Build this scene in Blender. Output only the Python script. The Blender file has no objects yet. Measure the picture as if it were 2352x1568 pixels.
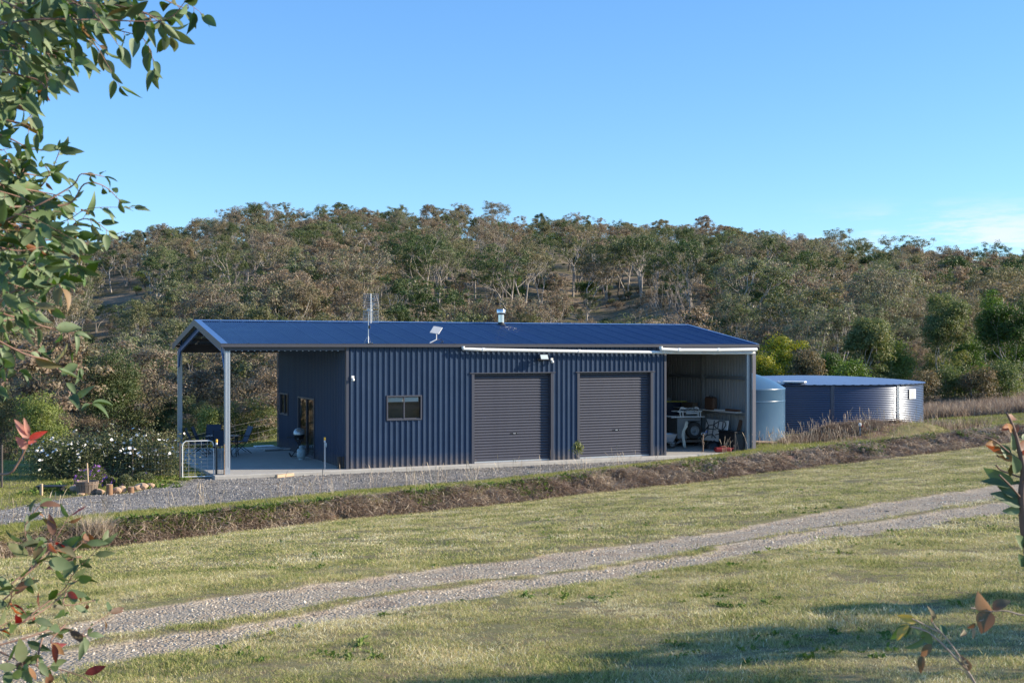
import bpy, bmesh, math, random
import numpy as np
from mathutils import Vector, Matrix, Euler

rnd = random.Random(7)
nr = np.random.default_rng(7)
SC = bpy.context.scene
COL = SC.collection

# ---------------------------------------------------------------- camera, sky, sun, exposure
F, CX, HY, CZ = 2720.0, 1176.0, 797.0, 3.9      # picture plane 2352 x 1568, horizon row 797, eye 3.9 m above the slab
cam = bpy.data.cameras.new('camera')
cam.sensor_width = 36.0
cam.lens = F / 2352 * 36
cam.shift_y = 13 / 2352
cam.clip_start = 0.05
cam.clip_end = 5000
cam.dof.use_dof = True
cam.dof.focus_distance = 36.0
cam.dof.aperture_fstop = 11.0
camo = bpy.data.objects.new('camera', cam)
COL.objects.link(camo)
camo.location = (0, 0, CZ)
camo.rotation_euler = (math.radians(90), 0, 0)
SC.camera = camo

SUN_EL = math.radians(22)
world = bpy.data.worlds.new("World")
SC.world = world
world.use_nodes = True
wn, wl = world.node_tree.nodes, world.node_tree.links
wn.clear()
sky = wn.new('ShaderNodeTexSky')
sky.sky_type = 'NISHITA'
sky.sun_disc = False
sky.sun_elevation = SUN_EL
sky.sun_rotation = math.radians(90)
sky.altitude = 600
sky.air_density = 1.0
sky.dust_density = 0.0
sky.ozone_density = 2.2
hsv = wn.new('ShaderNodeHueSaturation')
hsv.inputs['Saturation'].default_value = 1.21
hsv.inputs['Value'].default_value = 1.0
hsv.inputs['Hue'].default_value = 0.505
bg = wn.new('ShaderNodeBackground')
bg.inputs['Strength'].default_value = 0.119
wo = wn.new('ShaderNodeOutputWorld')
# thin cloud bank low on the right
tc = wn.new('ShaderNodeTexCoord')
sep = wn.new('ShaderNodeSeparateXYZ')
wl.new(tc.outputs['Generated'], sep.inputs[0])
def wmath(op, a, b=None, clamp=False):
    m = wn.new('ShaderNodeMath'); m.operation = op; m.use_clamp = clamp
    for i, v in enumerate((a, b)):
        if v is None: continue
        if isinstance(v, (int, float)): m.inputs[i].default_value = v
        else: wl.new(v, m.inputs[i])
    return m.outputs[0]
mp = wn.new('ShaderNodeMapping'); mp.inputs['Scale'].default_value = (4.5, 4.5, 26)
wl.new(tc.outputs['Generated'], mp.inputs[0])
cn = wn.new('ShaderNodeTexNoise'); cn.inputs['Scale'].default_value = 2.6; cn.inputs['Detail'].default_value = 9
cn.inputs['Roughness'].default_value = 0.62
wl.new(mp.outputs[0], cn.inputs['Vector'])
az = wmath('DIVIDE', sep.outputs['X'], wmath('MAXIMUM', sep.outputs['Y'], 0.05))
m_az = wn.new('ShaderNodeMapRange'); m_az.interpolation_type = 'SMOOTHSTEP'
m_az.inputs[1].default_value = 0.20; m_az.inputs[2].default_value = 0.40
wl.new(az, m_az.inputs[0])
m_el = wn.new('ShaderNodeMapRange'); m_el.interpolation_type = 'SMOOTHSTEP'
m_el.inputs[1].default_value = 0.125; m_el.inputs[2].default_value = 0.085
wl.new(sep.outputs['Z'], m_el.inputs[0])
m_n = wn.new('ShaderNodeMapRange'); m_n.interpolation_type = 'SMOOTHSTEP'
m_n.inputs[1].default_value = 0.42; m_n.inputs[2].default_value = 0.62
wl.new(cn.outputs[0], m_n.inputs[0])
cl = wmath('MULTIPLY', wmath('MULTIPLY', m_az.outputs[0], m_el.outputs[0]), m_n.outputs[0])
cl = wmath('MULTIPLY', cl, 0.80)
mix = wn.new('ShaderNodeMix'); mix.data_type = 'RGBA'
wl.new(cl, mix.inputs['Factor'])
gam = wn.new('ShaderNodeGamma'); gam.inputs['Gamma'].default_value = 0.70
wl.new(hsv.outputs[0], gam.inputs['Color'])
tnt = wn.new('ShaderNodeMix'); tnt.data_type = 'RGBA'; tnt.blend_type = 'MULTIPLY'; tnt.inputs['Factor'].default_value = 1.0
wl.new(gam.outputs[0], tnt.inputs[6]); tnt.inputs[7].default_value = (0.98, 1.36, 1.74, 1)
wl.new(tnt.outputs[2], mix.inputs[6])
mix.inputs[7].default_value = (4.3, 4.5, 4.9, 1)
wl.new(sky.outputs[0], hsv.inputs['Color'])
wl.new(mix.outputs[2], bg.inputs[0])
wl.new(bg.outputs[0], wo.inputs[0])

sun = bpy.data.lights.new('sun', 'SUN')
sun.energy = 5.0
sun.angle = math.radians(0.5)
sun.color = (1.0, 0.88, 0.70)
suno = bpy.data.objects.new('sun', sun)
COL.objects.link(suno)
suno.rotation_euler = Vector((-math.cos(SUN_EL), -0.03, -math.sin(SUN_EL))).to_track_quat('-Z', 'Y').to_euler()
suno.location = (30, 0, 30)
SC.view_settings.view_transform = 'Standard'
SC.view_settings.look = 'None'
SC.view_settings.exposure = 0.90
SC.view_settings.gamma = 1.0
SC.view_settings.use_curve_mapping = False

# ---------------------------------------------------------------- helpers
def px(x, y, Y):
    """a point at forward distance Y along the sight line through picture point x, y"""
    return Vector(((x - CX) * Y / F, Y, CZ - (y - HY) * Y / F))

def tag(o, label=None, cat=None, group=None, kind=None):
    if label: o['label'] = label
    if cat: o['category'] = cat
    if group: o['group'] = group
    if kind: o['kind'] = kind
    return o

def thing(name, label, cat, loc=(0, 0, 0), rz=0.0, group=None):
    o = bpy.data.objects.new(name, None)
    COL.objects.link(o)
    o.empty_display_size = 0.2
    o.location = loc
    o.rotation_euler = (0, 0, rz)
    return tag(o, label, cat, group)

def link(name, me, parent=None, loc=(0, 0, 0), rot=(0, 0, 0), scale=(1, 1, 1)):
    o = bpy.data.objects.new(name, me)
    COL.objects.link(o)
    o.location = loc; o.rotation_euler = rot; o.scale = scale
    if parent: o.parent = parent
    return o

def copy_tree(o, parent=None):
    c = o.copy(); COL.objects.link(c); c.parent = parent
    for ch in [k for k in bpy.data.objects if k.parent == o]:
        copy_tree(ch, c)
    return c

def npmesh(name, V, Fq, mats, smooth=False, mi=None):
    """mesh from numpy arrays: V (n,3), Fq (m,3|4)"""
    V = np.asarray(V, np.float32); Fq = np.asarray(Fq, np.int32)
    me = bpy.data.meshes.new(name)
    me.vertices.add(len(V)); me.vertices.foreach_set('co', V.ravel())
    k = Fq.shape[1]
    me.loops.add(Fq.size); me.loops.foreach_set('vertex_index', Fq.ravel())
    me.polygons.add(len(Fq)); me.polygons.foreach_set('loop_start', np.arange(0, Fq.size, k, dtype=np.int32))
    if mi is not None: me.polygons.foreach_set('material_index', np.asarray(mi, np.int32))
    me.polygons.foreach_set('use_smooth', np.full(len(Fq), smooth))
    for m in (mats if isinstance(mats, (list, tuple)) else [mats]): me.materials.append(m)
    me.update(calc_edges=True)
    return me

class MB:
    """collects simple shapes and links them as one mesh object"""
    def __init__(s): s.v = []; s.f = []; s.sm = []
    def add(s, vs, fs, smooth=False, M=None):
        n = len(s.v)
        for p in vs:
            p = Vector(p)
            s.v.append(tuple(M @ p) if M is not None else tuple(p))
        for q in fs: s.f.append(tuple(n + i for i in q)); s.sm.append(smooth)
        return s
    def box(s, c, d, M=None, bev=0.0):
        x, y, z = (k / 2 for k in d)
        b = min(bev, x * .9, y * .9, z * .9)
        if b <= 0:
            vs = [(c[0] + i * x, c[1] + j * y, c[2] + k * z) for i in (-1, 1) for j in (-1, 1) for k in (-1, 1)]
            fs = [(0, 1, 3, 2), (4, 6, 7, 5), (0, 4, 5, 1), (2, 3, 7, 6), (0, 2, 6, 4), (1, 5, 7, 3)]
            return s.add(vs, fs, False, M)
        vs = []; ix = {}
        for i in (-1, 1):
            for j in (-1, 1):
                for k in (-1, 1):
                    for ax in range(3):
                        p = [i * (x - b), j * (y - b), k * (z - b)]
                        p[ax] = (i, j, k)[ax] * (x, y, z)[ax]
                        ix[(i, j, k, ax)] = len(vs)
                        vs.append((c[0] + p[0], c[1] + p[1], c[2] + p[2]))
        fs = []
        for ax in range(3):
            o = [a for a in range(3) if a != ax]
            for sgn in (-1, 1):
                q = []
                for (m, n_) in ((-1, -1), (1, -1), (1, 1), (-1, 1)):
                    key = [0, 0, 0]; key[ax] = sgn; key[o[0]] = m; key[o[1]] = n_
                    q.append(ix[(*key, ax)])
                fs.append(tuple(q))
        for ax in range(3):
            o = [a for a in range(3) if a != ax]
            for m in (-1, 1):
                for n_ in (-1, 1):
                    q = []
                    for e, a2 in ((-1, o[0]), (1, o[0]), (1, o[1]), (-1, o[1])):
                        key = [0, 0, 0]; key[ax] = e; key[o[0]] = m; key[o[1]] = n_
                        q.append(ix[(*key, a2)])
                    fs.append(tuple(q))
        for i in (-1, 1):
            for j in (-1, 1):
                for k in (-1, 1):
                    fs.append(tuple(ix[(i, j, k, a)] for a in range(3)))
        return s.add(vs, fs, False, M)
    def tube(s, pts, r, n=8, cap=True, smooth=True, M=None):
        pts = [Vector(p) for p in pts]
        rs = r if isinstance(r, (list, tuple)) else [r] * len(pts)
        vs = []; fs = []
        up = None
        for i, p in enumerate(pts):
            if i == 0: d = pts[1] - pts[0]
            elif i == len(pts) - 1: d = pts[-1] - pts[-2]
            else: d = (pts[i + 1] - p).normalized() + (p - pts[i - 1]).normalized()
            if d.length < 1e-9: d = Vector((0, 0, 1))
            d.normalize()
            if up is None:
                up = Vector((0, 0, 1)) if abs(d.z) < .9 else Vector((1, 0, 0))
            a = d.cross(up)
            if a.length < 1e-6: a = d.orthogonal()
            a.normalize(); b = a.cross(d).normalized(); up = b
            for k in range(n):
                t = 2 * math.pi * k / n
                vs.append(p + (a * math.cos(t) + b * math.sin(t)) * rs[i])
        for i in range(len(pts) - 1):
            for k in range(n):
                k2 = (k + 1) % n
                fs.append((i * n + k, i * n + k2, (i + 1) * n + k2, (i + 1) * n + k))
        s.add(vs, fs, smooth, M)
        if cap:
            s.add(vs[:n], [tuple(range(n - 1, -1, -1))], False, M)
            s.add(vs[-n:], [tuple(range(n))], False, M)
        return s
    def lathe(s, prof, n=20, c=(0, 0, 0), M=None, smooth=True, capb=False, capt=False):
        vs = []; fs = []
        for (r, z) in prof:
            for k in range(n):
                t = 2 * math.pi * k / n
                vs.append((c[0] + r * math.cos(t), c[1] + r * math.sin(t), c[2] + z))
        for i in range(len(prof) - 1):
            for k in range(n):
                k2 = (k + 1) % n
                fs.append((i * n + k, i * n + k2, (i + 1) * n + k2, (i + 1) * n + k))
        s.add(vs, fs, smooth, M)
        if capb: s.add(vs[:n], [tuple(range(n - 1, -1, -1))], False, M)
        if capt: s.add(vs[-n:], [tuple(range(n))], False, M)
        return s
    def prism(s, poly, d0, d1, M=None):
        """poly in local x,z extruded along y from d0 to d1"""
        n = len(poly)
        vs = [(x, d0, z) for x, z in poly] + [(x, d1, z) for x, z in poly]
        fs = [tuple(range(n)), tuple(range(2 * n - 1, n - 1, -1))]
        for i in range(n):
            j = (i + 1) % n
            fs.append((i, i + n, j + n, j))
        return s.add(vs, fs, False, M)
    def mesh(s, name, mat):
        me = bpy.data.meshes.new(name)
        me.from_pydata(s.v, [], s.f)
        me.polygons.foreach_set('use_smooth', s.sm)
        for m in (mat if isinstance(mat, (list, tuple)) else [mat]): me.materials.append(m)
        me.update()
        return me
    def build(s, name, mat, parent=None, **k):
        return link(name, s.mesh(name, mat), parent, **k)

# ---------------------------------------------------------------- materials
def mat(name, col, rough=0.6, metal=0.0, spec=0.5, noise=None, bump=None, trans=0.0):
    """noise=(scale, colour2, amount[, stretch]) mixes a second colour; bump=(scale, strength)"""
    m = bpy.data.materials.new(name); m.use_nodes = True
    nt = m.node_tree; N, L = nt.nodes, nt.links
    b = N['Principled BSDF']
    b.inputs['Base Color'].default_value = (*col, 1)
    b.inputs['Roughness'].default_value = rough
    b.inputs['Metallic'].default_value = metal
    b.inputs['Specular IOR Level'].default_value = spec
    t = N.new('ShaderNodeTexCoord')
    if noise:
        n = N.new('ShaderNodeTexNoise'); n.inputs['Scale'].default_value = noise[0]; n.inputs['Detail'].default_value = 6
        n.inputs['Roughness'].default_value = 0.65
        if len(noise) > 3:
            mpp = N.new('ShaderNodeMapping'); mpp.inputs['Scale'].default_value = noise[3]
            L.new(t.outputs['Object'], mpp.inputs[0]); L.new(mpp.outputs[0], n.inputs['Vector'])
        else: L.new(t.outputs['Object'], n.inputs['Vector'])
        r = N.new('ShaderNodeMapRange'); r.inputs[1].default_value = 0.35; r.inputs[2].default_value = 0.7
        r.inputs[4].default_value = noise[2]
        L.new(n.outputs[0], r.inputs[0])
        x = N.new('ShaderNodeMix'); x.data_type = 'RGBA'
        x.inputs[6].default_value = (*col, 1); x.inputs[7].default_value = (*noise[1], 1)
        L.new(r.outputs[0], x.inputs['Factor']); L.new(x.outputs[2], b.inputs['Base Color'])
    if bump:
        n = N.new('ShaderNodeTexNoise'); n.inputs['Scale'].default_value = bump[0]; n.inputs['Detail'].default_value = 5
        L.new(t.outputs['Object'], n.inputs['Vector'])
        bn = N.new('ShaderNodeBump'); bn.inputs['Strength'].default_value = bump[1]; bn.inputs['Distance'].default_value = 0.02
        L.new(n.outputs[0], bn.inputs['Height']); L.new(bn.outputs[0], b.inputs['Normal'])
    return m

def mixnode(N, L, fac, a, b, blend='MIX'):
    x = N.new('ShaderNodeMix'); x.data_type = 'RGBA'; x.blend_type = blend
    for s, v in ((x.inputs['Factor'], fac), (x.inputs[6], a), (x.inputs[7], b)):
        if isinstance(v, (int, float)): s.default_value = v
        elif isinstance(v, tuple): s.default_value = (*v, 1)
        else: L.new(v, s)
    return x.outputs[2]

def ramp(N, L, fac, stops, interp='LINEAR'):
    r = N.new('ShaderNodeValToRGB'); r.color_ramp.interpolation = interp
    e = r.color_ramp.elements
    while len(e) < len(stops): e.new(0.5)
    for i, (p, c) in enumerate(stops):
        e[i].position = p; e[i].color = (*c, 1) if len(c) == 3 else c
    L.new(fac, r.inputs[0])
    return r.outputs[0]

def sheet_mat(name, col, inner, rough=0.38):
    """roll-formed painted steel: colour outside, pale primer inside"""
    m = bpy.data.materials.new(name); m.use_nodes = True
    N, L = m.node_tree.nodes, m.node_tree.links
    b = N['Principled BSDF']
    g = N.new('ShaderNodeNewGeometry')
    t = N.new('ShaderNodeTexCoord')
    n = N.new('ShaderNodeTexNoise'); n.inputs['Scale'].default_value = 1.3; n.inputs['Detail'].default_value = 8
    L.new(t.outputs['Object'], n.inputs['Vector'])
    c1 = mixnode(N, L, n.outputs[0], tuple(k * .88 for k in col), tuple(min(1, k * 1.12 + .004) for k in col))
    oi = N.new('ShaderNodeObjectInfo')
    ov = N.new('ShaderNodeMapRange'); ov.inputs[3].default_value = .93; ov.inputs[4].default_value = 1.07
    L.new(oi.outputs['Random'], ov.inputs[0])
    h = N.new('ShaderNodeHueSaturation'); L.new(ov.outputs[0], h.inputs['Value']); L.new(c1, h.inputs['Color'])
    sz = N.new('ShaderNodeSeparateXYZ'); L.new(t.outputs['Object'], sz.inputs[0])
    mz = N.new('ShaderNodeMapRange'); mz.inputs[1].default_value = .42; mz.inputs[2].default_value = .0; L.new(sz.outputs[2], mz.inputs[0])
    n2 = N.new('ShaderNodeTexNoise'); n2.inputs['Scale'].default_value = 7; n2.inputs['Detail'].default_value = 8; L.new(t.outputs['Object'], n2.inputs['Vector'])
    mm = N.new('ShaderNodeMath'); mm.operation = 'MULTIPLY'; L.new(mz.outputs[0], mm.inputs[0]); L.new(n2.outputs[0], mm.inputs[1])
    mud = mixnode(N, L, mm.outputs[0], h.outputs[0], (.20, .155, .115))          # rain splash along the foot of the wall
    c = mixnode(N, L, g.outputs['Backfacing'], mud, inner)
    L.new(c, b.inputs['Base Color'])
    r = N.new('ShaderNodeMapRange'); r.inputs[3].default_value = rough - .07; r.inputs[4].default_value = rough + .12
    L.new(n.outputs[0], r.inputs[0]); L.new(r.outputs[0], b.inputs['Roughness'])
    b.inputs['Specular IOR Level'].default_value = 0.35
    return m

M_wall = sheet_mat('blue_wall_steel', (0.025, 0.050, 0.100), (0.30, 0.31, 0.32), 0.42)
M_roof = sheet_mat('blue_roof_steel', (0.016, 0.043, 0.13), (0.30, 0.31, 0.32), 0.30)
M_cap = mat('blue_flashing', (0.065, 0.14, 0.32), 0.36, noise=(2, (0.055, 0.12, 0.28), .6))
M_trim = mat('grey_trim', (0.065, 0.068, 0.088), 0.42, noise=(3, (0.055, 0.057, 0.075), .6))
M_gutter = mat('dark_gutter', (0.07, 0.07, 0.085), 0.4, noise=(2, (0.055, 0.055, 0.07), .6))
M_slat = mat('charcoal_door_steel', (0.068, 0.071, 0.094), 0.42, noise=(2.5, (0.056, 0.059, 0.08), .7))
M_galv = mat('galvanised_steel', (0.50, 0.53, 0.56), 0.38, 0.55, noise=(30, (0.38, 0.41, 0.45), .8))
M_concrete = mat('concrete', (0.42, 0.40, 0.36), 0.85, noise=(2.2, (0.34, 0.32, 0.29), .8), bump=(40, .15))
M_pvc = mat('white_pipe', (0.80, 0.80, 0.78), 0.35, noise=(4, (0.70, 0.70, 0.68), .6))
M_white = mat('white_paint', (0.78, 0.78, 0.76), 0.45, noise=(6, (0.6, 0.6, 0.58), .5))
M_black = mat('black_plastic', (0.018, 0.018, 0.02), 0.5)
M_blackmetal = mat('black_metal', (0.03, 0.032, 0.036), 0.4, 0.2)
M_rubber = mat('rubber', (0.03, 0.029, 0.028), 0.8, noise=(20, (0.08, 0.07, 0.06), .5))
M_rust = mat('rusty_steel', (0.16, 0.09, 0.05), 0.8, 0.1, noise=(25, (0.30, 0.26, 0.22), .8))
M_yellow = mat('yellow_plastic', (0.75, 0.42, 0.04), 0.5)
M_wood = mat('weathered_pine', (0.52, 0.38, 0.25), 0.8, noise=(9, (0.40, 0.28, 0.18), .8, (1, 1, 6)), bump=(60, .2))
M_oldwood = mat('grey_timber', (0.22, 0.17, 0.13), 0.85, noise=(14, (0.11, 0.08, 0.06), .9, (3, 3, .4)), bump=(50, .3))
M_darkwood = mat('dark_timber', (0.055, 0.045, 0.04), 0.8, noise=(12, (0.10, 0.085, 0.07), .7, (3, 3, .4)), bump=(40, .3))
M_brownwood = mat('brown_plank', (0.12, 0.065, 0.04), 0.75, noise=(12, (0.08, 0.04, 0.025), .8, (3, 3, .4)))
M_red = mat('red_plastic', (0.22, 0.012, 0.014), 0.6)
M_cloth = mat('pale_cloth', (0.60, 0.60, 0.52), 0.9, noise=(8, (0.42, 0.43, 0.36), .6))
M_steelgrey = mat('grey_painted_steel', (0.27, 0.28, 0.28), 0.55, 0.1, noise=(5, (0.19, 0.19, 0.18), .8))
M_gas = mat('grey_green_cylinder', (0.36, 0.45, 0.47), 0.4, noise=(4, (0.30, 0.37, 0.38), .5))
M_hood = mat('silver_hood', (0.45, 0.47, 0.48), 0.35, 0.5)
M_fabric = mat('dark_chair_mesh', (0.045, 0.06, 0.10), 0.7)
M_tabletop = mat('table_glass', (0.10, 0.16, 0.22), 0.12, spec=.8)
M_poly = mat('blue_grey_tank_plastic', (0.048, 0.105, 0.185), 0.30, noise=(1.2, (0.065, 0.13, 0.20), .7), bump=(3, .05))
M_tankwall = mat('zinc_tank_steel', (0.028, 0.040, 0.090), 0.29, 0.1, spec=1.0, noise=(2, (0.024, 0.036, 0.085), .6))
M_tankwall.node_tree.nodes['Principled BSDF'].inputs['IOR'].default_value = 1.62
M_tankwall.node_tree.nodes['Principled BSDF'].inputs['Specular Tint'].default_value = (.82, .90, 1, 1)
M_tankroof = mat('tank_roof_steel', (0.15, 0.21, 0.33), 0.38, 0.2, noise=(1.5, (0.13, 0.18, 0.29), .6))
M_rock = mat('sandstone', (0.50, 0.36, 0.24), 0.9, noise=(5, (0.36, 0.22, 0.14), .9), bump=(12, .5))
M_stump = mat('cut_log', (0.30, 0.17, 0.09), 0.85, noise=(10, (0.18, 0.10, 0.06), .8, (3, 3, .5)), bump=(30, .4))
M_blind = mat('white_blind', (0.85, 0.87, 0.86), 0.8)
M_flower = mat('white_petal', (0.85, 0.82, 0.80), 0.6)
M_purple = mat('purple_petal', (0.30, 0.12, 0.42), 0.6, noise=(30, (0.5, 0.2, 0.55), .8))
M_lens = mat('lamp_glass', (0.55, 0.62, 0.62), 0.1, spec=.8)
M_wire = mat('fence_wire', (0.30, 0.28, 0.25), 0.5, 0.5)
M_dark_in = mat('dark_backing', (0.10, 0.10, 0.11), 0.8)
M_flue = mat('bright_flue_steel', (0.72, 0.73, 0.74), 0.22, 0.9, noise=(14, (0.5, 0.51, 0.52), .6))

def glass_mat():
    m = bpy.data.materials.new('window_glass'); m.use_nodes = True
    N, L = m.node_tree.nodes, m.node_tree.links
    N.remove(N['Principled BSDF'])
    g = N.new('ShaderNodeBsdfGlossy'); g.inputs['Roughness'].default_value = 0.02; g.inputs[0].default_value = (.9, .95, 1, 1)
    t = N.new('ShaderNodeBsdfTransparent'); t.inputs[0].default_value = (0.85, 0.9, 0.9, 1)
    f = N.new('ShaderNodeFresnel'); f.inputs[0].default_value = 1.65
    x = N.new('ShaderNodeMixShader')
    L.new(f.outputs[0], x.inputs[0]); L.new(t.outputs[0], x.inputs[1]); L.new(g.outputs[0], x.inputs[2])
    L.new(x.outputs[0], N['Material Output'].inputs[0])
    return m
M_glass = glass_mat()

def leaf_mat(name, stops, hue_from='object', trans=0.35, rough=0.55, noise_scale=0.5, noise_amt=0.35, island=0.25, spec=0.3):
    """foliage: a colour for each plant, drifting between leaves"""
    m = bpy.data.materials.new(name); m.use_nodes = True
    N, L = m.node_tree.nodes, m.node_tree.links
    b = N['Principled BSDF']
    oi = N.new('ShaderNodeObjectInfo'); g = N.new('ShaderNodeNewGeometry')
    t = N.new('ShaderNodeTexCoord')
    n = N.new('ShaderNodeTexNoise'); n.inputs['Scale'].default_value = noise_scale; n.inputs['Detail'].default_value = 3
    L.new(t.outputs['Object'], n.inputs['Vector'])
    def ma(op, a, bb):
        q = N.new('ShaderNodeMath'); q.operation = op
        for i, v in enumerate((a, bb)):
            if isinstance(v, (int, float)): q.inputs[i].default_value = v
            else: L.new(v, q.inputs[i])
        return q.outputs[0]
    nn = ma('MULTIPLY', ma('SUBTRACT', n.outputs[0], 0.5), noise_amt * 2)
    isl = ma('MULTIPLY', ma('SUBTRACT', g.outputs['Random Per Island'], 0.5), island)
    if hue_from == 'object':
        sc_ = N.new('ShaderNodeSeparateColor'); L.new(oi.outputs['Color'], sc_.inputs[0])   # own colour where one is set (green channel 0)
        own = ma('ADD', ma('MULTIPLY', oi.outputs['Random'], sc_.outputs[1]), ma('MULTIPLY', sc_.outputs[0], ma('SUBTRACT', 1, sc_.outputs[1])))
        f = ma('ADD', ma('ADD', own, nn), isl)
    elif hue_from == 'both':
        f = ma('FRACT', ma('ADD', oi.outputs['Random'], g.outputs['Random Per Island']), 0)
    else: f = ma('ADD', ma('ADD', 0.5, nn), isl)
    c = ramp(N, L, f, stops)
    h = N.new('ShaderNodeHueSaturation'); L.new(c, h.inputs['Color'])
    v = ma('ADD', ma('MULTIPLY', g.outputs['Random Per Island'], 0.5), 0.75)
    L.new(v, h.inputs['Value'])
    L.new(h.outputs[0], b.inputs['Base Color'])
    b.inputs['Roughness'].default_value = rough
    b.inputs['Specular IOR Level'].default_value = spec
    tr = N.new('ShaderNodeBsdfTranslucent')
    h2 = N.new('ShaderNodeHueSaturation'); h2.inputs['Saturation'].default_value = 1.3; h2.inputs['Value'].default_value = 1.5
    L.new(h.outputs[0], h2.inputs['Color']); L.new(h2.outputs[0], tr.inputs[0])
    x = N.new('ShaderNodeMixShader'); x.inputs[0].default_value = trans
    L.new(b.outputs[0], x.inputs[1]); L.new(tr.outputs[0], x.inputs[2])
    L.new(x.outputs[0], N['Material Output'].inputs[0])
    return m
# ---------------------------------------------------------------- terrain
def sstep(a, b, x):
    t = np.clip((np.asarray(x, float) - a) / (b - a), 0, 1)
    return t * t * (3 - 2 * t)

def img_curve(pts):
    """picture points with a height -> world curve X -> (Y, z)"""
    W = []
    for x, y, z in pts:
        Y = (CZ - z) * F / (y - HY)
        W.append(((x - CX) * Y / F, Y, z))
    W.sort()
    W = np.array(W)
    return W
# outer edge of the gravel, top of the bank, foot of the bank
K0 = img_curve([(-500, 1262, -.10), (0, 1212, -.10), (157, 1190, -.10), (437, 1167, -.10), (820, 1129, -.10), (1112, 1105, -.09),
                (1300, 1084, -.07), (1450, 1066, -.04), (1592, 1046, 0.02), (1728, 1034, .10), (1850, 1020, .18), (2050, 1003, .36), (2352, 966, .70), (2800, 930, 1.1)])
K1 = img_curve([(-500, 1275, -.05), (0, 1226, -.05), (164, 1210, -.05), (514, 1176, -.04), (820, 1145, -.02), (1112, 1119, 0.0),
                (1300, 1098, .02), (1470, 1077, .06), (1592, 1064, .12), (1728, 1050, .20), (1807, 1042, .27), (1920, 1027, .38), (2182, 998, .62), (2352, 977, .78), (2800, 940, 1.2)])
K2 = img_curve([(-500, 1340, -.62), (0, 1287, -.62), (305, 1254, -.55), (612, 1214, -.50), (821, 1190, -.46), (1112, 1163, -.42), (1362, 1132, -.36),
                (1470, 1121, -.34), (1592, 1108, -.28), (1807, 1080, -.10), (2050, 1052, .08), (2220, 1030, .26), (2352, 1012, .42), (2800, 970, .8)])
def cy(K, X): return np.interp(X, K[:, 0], K[:, 1])
def cz(K, X): return np.interp(X, K[:, 0], K[:, 2])

# cheap value noise for relief
_tab = nr.random((256, 256))
def vnoise(X, Y, s):
    x = np.asarray(X, float) / s + 1000.3; y = np.asarray(Y, float) / s + 1000.7
    xi = np.floor(x).astype(int); yi = np.floor(y).astype(int)
    fx = x - xi; fy = y - yi
    fx = fx * fx * (3 - 2 * fx); fy = fy * fy * (3 - 2 * fy)
    a = _tab[xi % 256, yi % 256]; b = _tab[(xi + 1) % 256, yi % 256]
    c = _tab[xi % 256, (yi + 1) % 256]; d = _tab[(xi + 1) % 256, (yi + 1) % 256]
    return (a * (1 - fx) + b * fx) * (1 - fy) + (c * (1 - fx) + d * fx) * fy - .5

# the shed's own axes: a along its length, b through its width
SO = np.array([-8.81, 36.3]); SU = np.array([.911, .412]); SV = np.array([-.412, .911])
SHED_RZ = math.atan2(SU[1], SU[0])
def sl(a, b, z=0.0):
    p = SO + a * SU + b * SV
    return Vector((p[0], p[1], z))
def to_shed(X, Y):
    dx = X - SO[0]; dy = Y - SO[1]
    return dx * SU[0] + dy * SU[1], dx * SV[0] + dy * SV[1]

RX = np.array([-420, -176, -119, -40, 22, 75, 128, 181, 235, 400])     # ridge ground height at Y = 470
RZ = np.array([32, 35, 42, 47, 45, 38, 31, 27, 23, 19]) * 1.0
PY = np.array([55, 70, 95, 120, 150, 200, 250, 300, 360, 420, 470, 560, 900, 2500])
PF = np.array([0, 0, 0, .0, .08, .25, .40, .55, .75, .92, 1.0, .98, .7, .5])
PD = np.array([0, -3.0, -8, -10.5, -10, -7, -5, -3, -1, 0, 0, 0, 0, 0])

TRK = [  # wheel ruts in picture points: upper edge, lower edge
    ([(-200, 1500), (0, 1462), (250, 1410), (612, 1362), (821, 1329), (1029, 1298), (1237, 1276), (1446, 1246), (1592, 1229), (1845, 1184), (2257, 1120), (2352, 1105), (2600, 1075)],
     [(-200, 1545), (0, 1512), (250, 1448), (612, 1399), (821, 1363), (1029, 1334), (1237, 1308), (1446, 1277), (1592, 1256), (1845, 1211), (2257, 1144), (2352, 1128), (2600, 1096)]),
    ([(-200, 1546), (0, 1514), (250, 1474), (612, 1420), (821, 1381), (1029, 1350), (1237, 1322), (1446, 1291), (1592, 1269), (1882, 1216), (2257, 1158), (2352, 1143), (2600, 1108)],
     [(-200, 1600), (0, 1572), (166, 1532), (612, 1441), (821, 1414), (1029, 1379), (1237, 1346), (1446, 1312), (1592, 1290), (1882, 1238), (2257, 1180), (2352, 1163), (2600, 1126)])]

def lawn_z(X, Y, z2, Y2):
    zn = 2.32 + .015 * X
    t = np.clip((Y2 - Y) / np.maximum(Y2 - 3.0, .1), 0, 1.05)
    return z2 + (zn - z2) * t

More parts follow.
